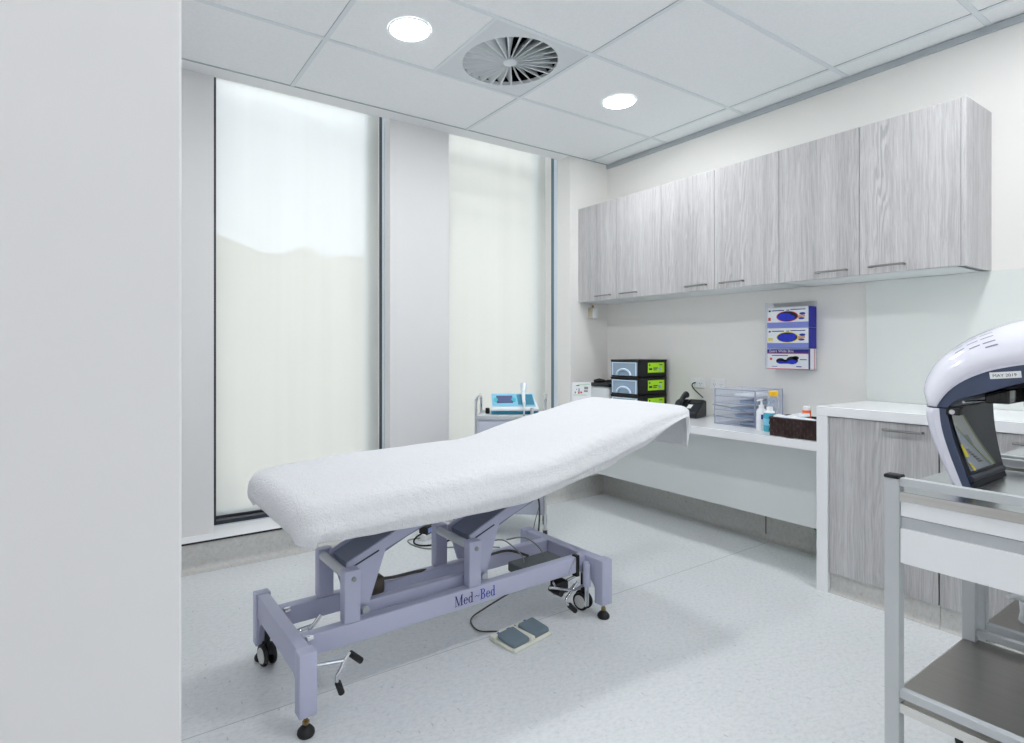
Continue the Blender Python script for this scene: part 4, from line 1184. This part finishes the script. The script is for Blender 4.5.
# ------------------------------------------------------------------ glove boxes on the wall
GX = 3.405; GY0, GY1 = 1.660, 1.900
t = thing('glove_holder', 'clear acrylic holder on the wall carrying three glove boxes', 'holder', (XW, 1.78, 1.06))
m = MB().box(XW - .004, XW, GY0 - .002, GY1 + .010, 1.055, 1.462).box(GX - .006, XW, GY0 - .002, GY1 + .010, 1.055, 1.0595)
m.box(GX - .006, XW, GY1 + .006, GY1 + .010, 1.055, 1.46).box(GX - .006, GX - .003, GY1 - .004, GY1 + .010, 1.055, 1.46)
m.build('holder_body', 'acrylic', t)
def glove_box(z0, z1, label):
    t = thing('glove_box', label, 'glove box', (GX + .045, 1.78, z0), 0, 'disposable glove boxes in the wall holder')
    MB().box(GX, XW - .0045, GY0, GY1, z0, z1).build('carton', 'box_white', t, bev=.001)
    return t
UY = Vector((0, -1, 0)); UZ = Vector((0, 0, 1))
def face(mb, z0, a0, a1, b0, b1, d=.0008): # front face, a from left 0..1, b metres up
    w = GY1 - GY0
    return quad_mb(mb, (GX - .0002, GY1, z0), UY, UZ, a0 * w, a1 * w, b0, b1, d)
def ell(mb, z0, a, b, ra, rb, d, off=0, n=26):
    w = GY1 - GY0
    return mb.disc(Vector((GX - .0002 - off, GY1 - a * w, z0 + b)), UY, UZ, ra * w, rb, UY.cross(UZ) * d, n)
for z0, z1, edge, lab, colr in ((1.306, 1.428, 'red', 'topmost glove box in the wall holder, red-rimmed opening', 'red'),
                                (1.182, 1.304, 'yellow', 'middle glove box in the wall holder, yellow-rimmed opening', 'yellow')):
    t = glove_box(z0, z1, lab); hh = z1 - z0
    m = MB(); quad_mb(m, (GX, GY0 - .0002, z0), (1, 0, 0), (0, 0, 1), 0, .088, 0, hh); m.build('end_panel', 'box_blue', t)
    m = MB(); face(m, z0, 0, 1, 0, hh * .27); m.build('lower_band', 'box_band', t)
    m = MB(); face(m, z0, .12, .42, hh * .83, hh * .875); face(m, z0, .48, .55, hh * .83, hh * .87); face(m, z0, .58, .93, hh * .85, hh * .89); m.build('print_line', 'box_navy', t)
    m = MB(); face(m, z0, .04, .09, hh * .8, hh * .88); m.build('corner_mark', 'ink', t)
    m = MB(); face(m, z0, .03, .09, hh * .36, hh * .52); face(m, z0, .105, .14, hh * .36, hh * .52) if colr == 'yellow' else None; m.build('size_mark', colr, t)
    m = MB(); ell(m, z0, .50, hh * .55, .265, hh * .26, .0012); m.build('opening_rim', edge, t)
    m = MB(); ell(m, z0, .50, hh * .55, .245, hh * .235, .0018); op = m.build('opening', 'glove_dark', t)
    m = MB(); ell(m, z0, .44, hh * .53, .175, hh * .19, .004); ell(m, z0, .55, hh * .48, .14, hh * .13, .005)
    if colr == 'yellow': ell(m, z0, .60, hh * .57, .12, hh * .15, .0045)
    m.build('glove', 'glove', op, bev=.001)
    m = MB(); face(m, z0, .76, .92, hh * .5, hh * .60); face(m, z0, .74, .86, hh * .44, hh * .53); m.build('printed_hand', 'skin_print', t)
    m = MB(); ell(m, z0, .86, hh * .66, .07, hh * .06, .001); ell(m, z0, .84, hh * .43, .07, hh * .05, .001); m.build('printed_glove', 'blue_ink', t)
z0, z1 = 1.060, 1.180; hh = z1 - z0
t = glove_box(z0, z1, 'bottom glove box in the wall holder, white with a navy title band')
m = MB(); face(m, z0, 0, 1, hh * .80, hh * .985); m.build('title_band', 'box_navy', t)
m = MB()
text_mb(m, 'Extra Wide Box', (GX - .0012, GY1 - .014, z0 + hh * .835), UY, UZ, .022, .0003)
m.build('title', 'bottle_white', t)
m = MB(); face(m, z0, 0, 1, hh * .755, hh * .80); face(m, z0, 0, 1, 0, hh * .03); ell(m, z0, .10, hh * .50, .03, hh * .07, .0008); m.build('red_stripe', 'red', t)
m = MB(); face(m, z0, .12, .52, hh * .65, hh * .69); face(m, z0, .80, .96, hh * .46, hh * .50); face(m, z0, .72, .84, hh * .11, hh * .16); face(m, z0, .12, .26, hh * .11, hh * .14); m.build('print_line', 'blue_ink', t)
m = MB(); ell(m, z0, .34, hh * .40, .11, hh * .14, .0016); ell(m, z0, .62, hh * .44, .14, hh * .19, .0016); face(m, z0, .34, .62, hh * .27, hh * .47, .0016); ell(m, z0, .70, hh * .56, .08, hh * .09, .0016); op = m.build('opening', 'glove_dark', t)
m = MB(); ell(m, z0, .36, hh * .33, .09, hh * .07, .004); ell(m, z0, .62, hh * .36, .12, hh * .11, .005); face(m, z0, .36, .62, hh * .28, hh * .36, .003); m.build('glove', 'glove', op, bev=.001)
m = MB(); quad_mb(m, (GX, GY0 - .0002, z0), (1, 0, 0), (0, 0, 1), 0, .018, 0, hh); m.build('end_stripe', 'box_navy', t)
m = MB(); quad_mb(m, (GX, GY0 - .0002, z0), (1, 0, 0), (0, 0, 1), .062, .072, 0, hh); m.build('end_line', plain('pink_print', (206, 150, 158), .5), t)

# ------------------------------------------------------------------ stainless trolleys
def steel_trolley(label):
    x0, x1, y0, y1 = 1.584, 2.127, -.12, .598
    t = thing('steel_trolley', label, 'trolley', (x0, y1, 0), 0, 'stainless instrument trolleys')
    w = .030
    for px in (x0, x1 - w):
        for py in (y0, y1 - w):
            p = MB().box(px, px + w, py, py + w, .085, .872).build('post', 'grey_paint', t, bev=.0015)
            MB().rbox(px - .0015, px + w + .0015, py - .0015, py + w + .0015, .872, .881, .003).build('post_cap', 'black', p, smooth=40)
            c = MB().cyl((px + .003, py + .015, .033), (px + .027, py + .015, .033), .033, n=24).build('castor', 'rubber', t, smooth=40, bev=.003)
            MB().cyl((px + w / 2, py + w / 2, .06), (px + w / 2, py + w / 2, .09), .01, n=12).box(px + .0005, px + .003, py + .004, py + .026, .03, .07).box(px + .027, px + .0295, py + .004, py + .026, .03, .07).box(px, px + w, py + .004, py + .026, .066, .07).build('castor_fork', 'chrome', c)
    def tier(z, surf):
        for a, b_ in ((x0 + .002, x0 + .022), (x1 - .022, x1 - .002)):
            MB().box(a, b_, y0 + w, y1 - w, z - .020, z).build('guard_rail', 'grey_paint', t, bev=.0015)
        for a, b_ in ((x0 + .003, x0 + .006), (x1 - .006, x1 - .003)):
            MB().box(a, b_, y0 + w, y1 - w, z - .055, z - .0335).build('shelf_lip', 'strip', t)
        for a, b_ in ((y1 - .006, y1 - .003), (y0 + .003, y0 + .006)):
            MB().box(x0 + w, x1 - w, a, b_, z - .055, z - .0335).build('shelf_lip', 'strip', t)
        s = MB()
        s.prism([(x0 + .006, y0 + w + .001, z - .036), (x0 + w + .001, y0 + w + .001, z - .036), (x0 + w + .001, y0 + .006, z - .036), (x1 - w - .001, y0 + .006, z - .036), (x1 - w - .001, y0 + w + .001, z - .036), (x1 - .006, y0 + w + .001, z - .036),
                 (x1 - .006, y1 - w - .001, z - .036), (x1 - w - .001, y1 - w - .001, z - .036), (x1 - w - .001, y1 - .006, z - .036), (x0 + w + .001, y1 - .006, z - .036), (x0 + w + .001, y1 - w - .001, z - .036), (x0 + .006, y1 - w - .001, z - .036)], (0, 0, .003))
        s.build('shelf', surf, t)
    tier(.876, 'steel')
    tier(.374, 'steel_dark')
    MB().box(x0 + .03, x1 - .03, y0 + w + .004, y1 - w - .004, .676, .815).build('drawer_case', 'grey_paint', t)
    MB().box(x0 + .006, x0 + .03, y0 + w + .006, y1 - w - .001, .785, .8205).build('fascia', 'drawer', t, bev=.001)
    MB().box(x0 + .010, x0 + .03, y0 + w + .006, y1 - w - .001, .757, .783).build('pull_groove', 'trolley_top', t)
    MB().box(x0 + .004, x0 + .03, y0 + w + .006, y1 - w - .001, .674, .756).build('drawer', 'drawer', t, bev=.001)
    return t
st = steel_trolley('grey steel trolley in front, carrying the white lamp')
c = copy_tree(st); c.location.x += .592; c.location.y -= .002; c['label'] = 'second steel trolley, behind the lamp trolley at the right edge'
t = thing('handpiece', 'white handpiece standing on the lower shelf of the rear trolley', 'instrument', (2.375, .52, .341))
MB().tube([(2.295, .545, .432), (2.32, .540, .430), (2.35, .53, .422), (2.372, .522, .410)], [.006, .0065, .009, .014], 12, 3).build('grip', 'device_white', t, smooth=50)
MB().lathe([(.001, 0), (.020, 0), (.023, .006), (.019, .03), (.022, .075), (.016, .084), (.001, .085)], (2.378, .518, .3415), 22).build('head', 'device_white', t, smooth=40)
MB().tube([(2.39, .50, .36), (2.42, .46, .348), (2.44, .40, .346), (2.40, .34, .346)], .004, 8, 4).build('lead', 'device_white', t, smooth=60)

# ------------------------------------------------------------------ phototherapy lamp
lamp = thing('phototherapy_lamp', 'white arched light therapy lamp with navy inside on the steel trolley', 'lamp', (1.89, .25, .843))
YC = .25
X0, X1 = 1.76, 2.10
XM, XH = 1.93, .17
lip = [(.554, 1.036), (.543, 1.060), (.525, 1.087), (.497, 1.112), (.461, 1.132), (.427, 1.143), (.391, 1.151), (.34, 1.159), (.29, 1.163), (.25, 1.164)]
inner = [(.530, 1.036), (.515, 1.054), (.488, 1.066), (.455, 1.079), (.415, 1.096), (.391, 1.105), (.34, 1.118), (.29, 1.124), (.25, 1.125)]
crest = [(.598, 1.034), (.598, 1.084), (.577, 1.145), (.539, 1.187), (.490, 1.222), (.418, 1.252), (.36, 1.266), (.30, 1.272), (.25, 1.274)]
def resample(pts, n):
    P = [Vector((0, y, z)) for y, z in pts]; P = smooth_path(P, 8)
    d = [0]
    for a, b in zip(P, P[1:]): d.append(d[-1] + (b - a).length)
    out = []
    for i in range(n):
        s = d[-1] * i / (n - 1)
        k = 0
        while k < len(d) - 2 and d[k + 1] < s: k += 1
        f = (s - d[k]) / max(1e-9, d[k + 1] - d[k]); q = P[k].lerp(P[k + 1], f); out.append((q.y, q.z))
    return out
def mirror(pts): return pts + [(2 * YC - y, z) for y, z in reversed(pts[:-1])]
NL = 24
crest = [(y * 1.0266, 1.183 + (z - 1.183) * 1.0266) if 0 < i < 6 else (y, z) for i, (y, z) in enumerate(crest)]
lipF = mirror(resample(lip, NL)); inF = mirror(resample(inner, NL)); crF = mirror(resample(crest, NL))
rings = []
for (ly, lz), (cy_, cz_) in zip(lipF, crF):
    ring = []
    for k in range(21):
        x = -1 + 2 * k / 20
        b = (1 - abs(x) ** 2.6) ** .62
        ring.append(Vector((XM + XH * x, ly + (cy_ - ly) * b, lz + (cz_ - lz) * b)))
    rings.append(ring)
m = MB(); m.loft(rings, False)
sh = m.build('shell', 'lamp_white', lamp, smooth=60)
md = sh.modifiers.new('thick', 'SOLIDIFY'); md.thickness = .004; md.offset = -1
# lighter lip bead
mid = [(ly + (iy - ly) * .12, lz + (iz - lz) * .12) for (ly, lz), (iy, iz) in zip(lipF, inF)]
M['lamp_lip'] = plain('lamp_lip', (214, 212, 226), .3)
for xa, xb in ((X0 - .002, X0 + .006), (X1 - .006, X1 + .002)):
    m = MB()
    m.loft([[Vector((xa, y, z)), Vector((xb, y, z)), Vector((xb, y2, z2)), Vector((xa, y2, z2))] for (y, z), (y2, z2) in zip(lipF, mid)], True, True)
    m.build('shell_lip', 'lamp_lip', lamp, smooth=60)
# navy flank and underside
rings = []
for (ly, lz), (iy, iz) in zip(mid, inF):
    rings.append([Vector((X0, ly, lz)), Vector((X1, ly, lz)), Vector((X1, iy, iz)), Vector((X0, iy, iz))])
m = MB().loft(rings, True, True); m.build('arch_frame', 'navy', lamp, smooth=40)
m = MB(); und = [(y + (YC - y) * .012, z - .004) for y, z in inF[3:-3]]
m.loft([[Vector((X0 + .012, y, z)), Vector((X1 - .012, y, z))] for y, z in und], False); m.build('led_cover', 'navy_gloss', lamp, smooth=60)
# the two folding leg panels
def leg(sg, nm):
    f = (lambda y: y) if sg > 0 else (lambda y: 2 * YC - y)
    out = [(.556, 1.033), (.551, .985), (.536, .925), (.510, .8445)]
    nav = [(.532, 1.033), (.524, .985), (.509, .925), (.484, .8445)]
    outw = [(.598, 1.031), (.592, .990), (.572, .932), (.530, .8445)]
    o_ = resample(out, 14); n_ = resample(nav, 14); w_ = resample(outw, 14)
    g = MB()
    for (a, az), (b, bz) in ((None, None),) if False else (): pass
    rr = []; xes = []
    for (oy, oz), (ny, nz) in zip(o_, n_):
        xe = 2.02 + .08 * max(0, min(1, (oz - .86) / .17)); xes.append(xe)
        rr.append([Vector((X0, f(oy), oz)), Vector((xe, f(oy), oz)), Vector((xe, f(ny), nz)), Vector((X0, f(ny), nz))])
    g.loft(rr, True, True)
    L = g.build('leg_panel', 'navy', lamp, smooth=40)
    rr = []
    for (oy, oz), (wy, wz), xe in zip(o_, w_, xes):
        ring = []
        for k in range(15):
            x = -1 + 2 * k / 14; b = (1 - abs(x) ** 2.6) ** .6
            ring.append(Vector(((X0 + xe) / 2 + ((xe - X0) / 2 + .001) * x, f(oy + (wy - oy) * b), oz + (wz - oz) * b)))
        rr.append(ring)
    g = MB().loft(rr, False); s = g.build('leg_cover', 'lamp_white2', L, smooth=60)
    md = s.modifiers.new('thick', 'SOLIDIFY'); md.thickness = .003; md.offset = 1
    # white edge bead along the flank
    g = MB().loft([[Vector((X0 - .002, f(oy + .001), oz)), Vector((X0 + .004, f(oy + .001), oz)), Vector((X0 + .004, f(oy - .010), oz)), Vector((X0 - .002, f(oy - .010), oz))] for oy, oz in o_], True, True)
    g.build('edge_bead', 'lamp_white2', L, smooth=50)
    # glossy inner cover
    g = MB().loft([[Vector((X0 + .010, f(ny - .003), nz)), Vector((xe - .004, f(ny - .003), nz))] for (ny, nz), xe in zip(n_, xes)], False)
    g.build('led_cover', 'navy_gloss', L, smooth=60)
    # roller at the base
    g = MB().cyl((X0 + .004, f(.488), .866), (2.004, f(.488), .866), .0085, n=18).box(X0 + .004, 2.004, min(f(.489), f(.508)), max(f(.489), f(.508)), .8435, .858)
    g.build('base_roller', 'navy_dark', L, smooth=40)
    g = MB().rbox(X0 - .002, X0 + .03, min(f(.505), f(.533)), max(f(.505), f(.533)), 1.018, 1.036, .003); h_ = g.build('hinge', 'black', L, smooth=40)
    MB().cyl((X0 - .003, f(.520), 1.026), (X0 - .0005, f(.520), 1.026), .006, n=14).build('screw', 'chrome', h_, smooth=40)
    return L, n_
Lf, nprof = leg(1, 'near'); leg(-1, 'far')
# printed film on the inner cover of the leg nearest the window
def film(mb, pts, off):
    """pts: (x, t) with t 0..1 down the inner cover"""
    out = []
    for x, tt in pts:
        k = tt * (len(nprof) - 1); i = min(int(k), len(nprof) - 2); q = k - i
        y = nprof[i][0] + (nprof[i + 1][0] - nprof[i][0]) * q - .003 - off; z = nprof[i][1] + (nprof[i + 1][1] - nprof[i][1]) * q
        out.append(Vector((x, y, z)))
    return mb.prism(out, (0, -.0006, 0))
def strip_film(mb, x0a, x0b, x1a, x1b, ta, tb_, off, n=8):
    for k in range(n):
        p = k / n; q = (k + 1) / n
        A = lambda a, b, s: a + (b - a) * s
        film(mb, [(A(x0a, x0b, p), A(ta, tb_, p)), (A(x1a, x1b, p), A(ta, tb_, p)), (A(x1a, x1b, q), A(ta, tb_, q)), (A(x0a, x0b, q), A(ta, tb_, q))], off)
    return mb
m = strip_film(MB(), 1.775, 1.785, 1.835, 1.960, .03, .80, .0008); m.build('film_sheet', 'film', Lf)
m = strip_film(MB(), 1.775, 1.790, 1.778, 1.930, .22, .80, .0018); m.build('film_sheet', 'film2', Lf)
m = strip_film(MB(), 1.778, 1.930, 1.782, 1.938, .22, .80, .0028); strip_film(m, 1.835, 1.960, 1.838, 1.966, .03, .80, .0020); m.build('film_edge', 'green_line', Lf)
m = strip_film(MB(), 1.776, 1.782, 1.786, 1.806, .46, .62, .0030); strip_film(m, 1.790, 1.802, 1.800, 1.815, .70, .80, .0030); m.build('warning_label', 'yellow', Lf)
m = strip_film(MB(), 1.805, 1.815, 1.845, 1.865, .36, .50, .0014); m.build('lens_outline', 'pedal', Lf)
m = MB()
for k in range(6): strip_film(m, 1.80 + .010 * k, 1.805 + .010 * k, 1.815 + .012 * k, 1.82 + .013 * k, .53 + .035 * k, .545 + .035 * k, .0028, 1)
m.build('print_line', 'ink', Lf)
# bracket, rod and knob under the arch, date label, vent slots
m = MB().rbox(1.80, 1.93, .425, .470, 1.050, 1.085, .004).rbox(1.93, 1.965, .395, .43, 1.035, 1.10, .004); m.build('bracket', 'black_gloss', lamp, smooth=40)
MB().cyl((1.765, .500, 1.052), (1.93, .435, 1.056), .003, n=10).cyl((1.95, .41, 1.04), (1.95, .385, 1.028), .009, n=14).build('support_rod', 'chrome', lamp, smooth=40)
lb = MB(); lab_o = Vector((X0 - .0005, .449, 1.1105))
lx = Vector((0, -.052, .0055)).normalized(); lz = Vector((0, .0055, .052)).normalized()
quad_mb(lb, lab_o, lx, lz, 0, .055, 0, .0155, .0008); lo = lb.build('date_label', 'bottle_white', lamp)
m = MB(); text_mb(m, 'MAY 2019', lab_o + lx * .005 + lz * .004 + Vector((-.001, 0, 0)), lx, lz, .0098, .0004); m.build('date_text', 'ink', lo)
def shell_pt(i, k): return rings_shell[i][k]
rings_shell = []
for (ly, lz_), (cy_, cz_) in zip(lipF, crF):
    rings_shell.append([Vector((XM + XH * x, ly + (cy_ - ly) * (1 - abs(x) ** 2.6) ** .62, lz_ + (cz_ - lz_) * (1 - abs(x) ** 2.6) ** .62)) for x in [-1 + 2 * k / 60 for k in range(61)]])
m = MB()
for i0, i1, ks in ((9.7, 10.9, (6, 9, 12, 16)), (11.2, 12.5, (4, 6, 9, 12, 16)), (8.2, 9.3, (8, 11, 15))):
    for k in ks:
        A = []
        for s in (0, .5, 1):
            ii = i0 + (i1 - i0) * s; a = int(ii); f = ii - a
            c0 = rings_shell[a][k].lerp(rings_shell[a + 1][k], f); c1 = rings_shell[a][k + 1].lerp(rings_shell[a + 1][k + 1], f)
            up = Vector((-.3, .35, .8)).normalized() * .0008
            A.append((c0 + up, c0.lerp(c1, .55) + up))
        m.add([A[0][0], A[1][0], A[2][0], A[2][1], A[1][1], A[0][1]], [(0, 1, 2, 3, 4, 5)])
m.build('vent_slot', plain('slot_grey', (132, 132, 152), .5), sh)

# ------------------------------------------------------------------ world, camera, colour
w = bpy.data.worlds.new('overcast'); bpy.context.scene.world = w
w.use_nodes = True
bg = w.node_tree.nodes['Background']
tc = w.node_tree.nodes.new('ShaderNodeTexCoord'); sx = w.node_tree.nodes.new('ShaderNodeSeparateXYZ')
w.node_tree.links.new(tc.outputs['Generated'], sx.inputs[0])
rp = w.node_tree.nodes.new('ShaderNodeValToRGB')
rp.color_ramp.elements[0].position = 0.0; rp.color_ramp.elements[0].color = (.80, .84, .88, 1)
rp.color_ramp.elements[1].position = .6; rp.color_ramp.elements[1].color = (.90, .96, 1.05, 1)
w.node_tree.links.new(sx.outputs['Z'], rp.inputs[0]); w.node_tree.links.new(rp.outputs[0], bg.inputs[0])
bg.inputs[1].default_value = 2.4

cd = bpy.data.cameras.new('camera'); co = bpy.data.objects.new('camera', cd); C.objects.link(co)
F, CXP, HY = 563.2175, 467.5744, 348.4142
cd.sensor_fit = 'HORIZONTAL'; cd.sensor_width = 36.0
cd.lens = F / 1024 * 36.0
cd.shift_x = (512 - CXP) / 1024
cd.shift_y = -(371.5 - HY) / 1024
cd.clip_start = .02
co.location = (0, 0, 1.183)
co.rotation_euler = (PI / 2, 0, -.5729)
sc = bpy.context.scene
sc.camera = co
sc.view_settings.view_transform = 'Standard'
sc.view_settings.look = 'None'
sc.view_settings.gamma = 1
sc.view_settings.exposure = 0.42
sc.view_settings.use_curve_mapping = False
sc.cycles.max_bounces = 14
sc.cycles.diffuse_bounces = 8
sc.cycles.transparent_max_bounces = 16
sc.cycles.sample_clamp_indirect = 6
sc.cycles.use_denoising = True
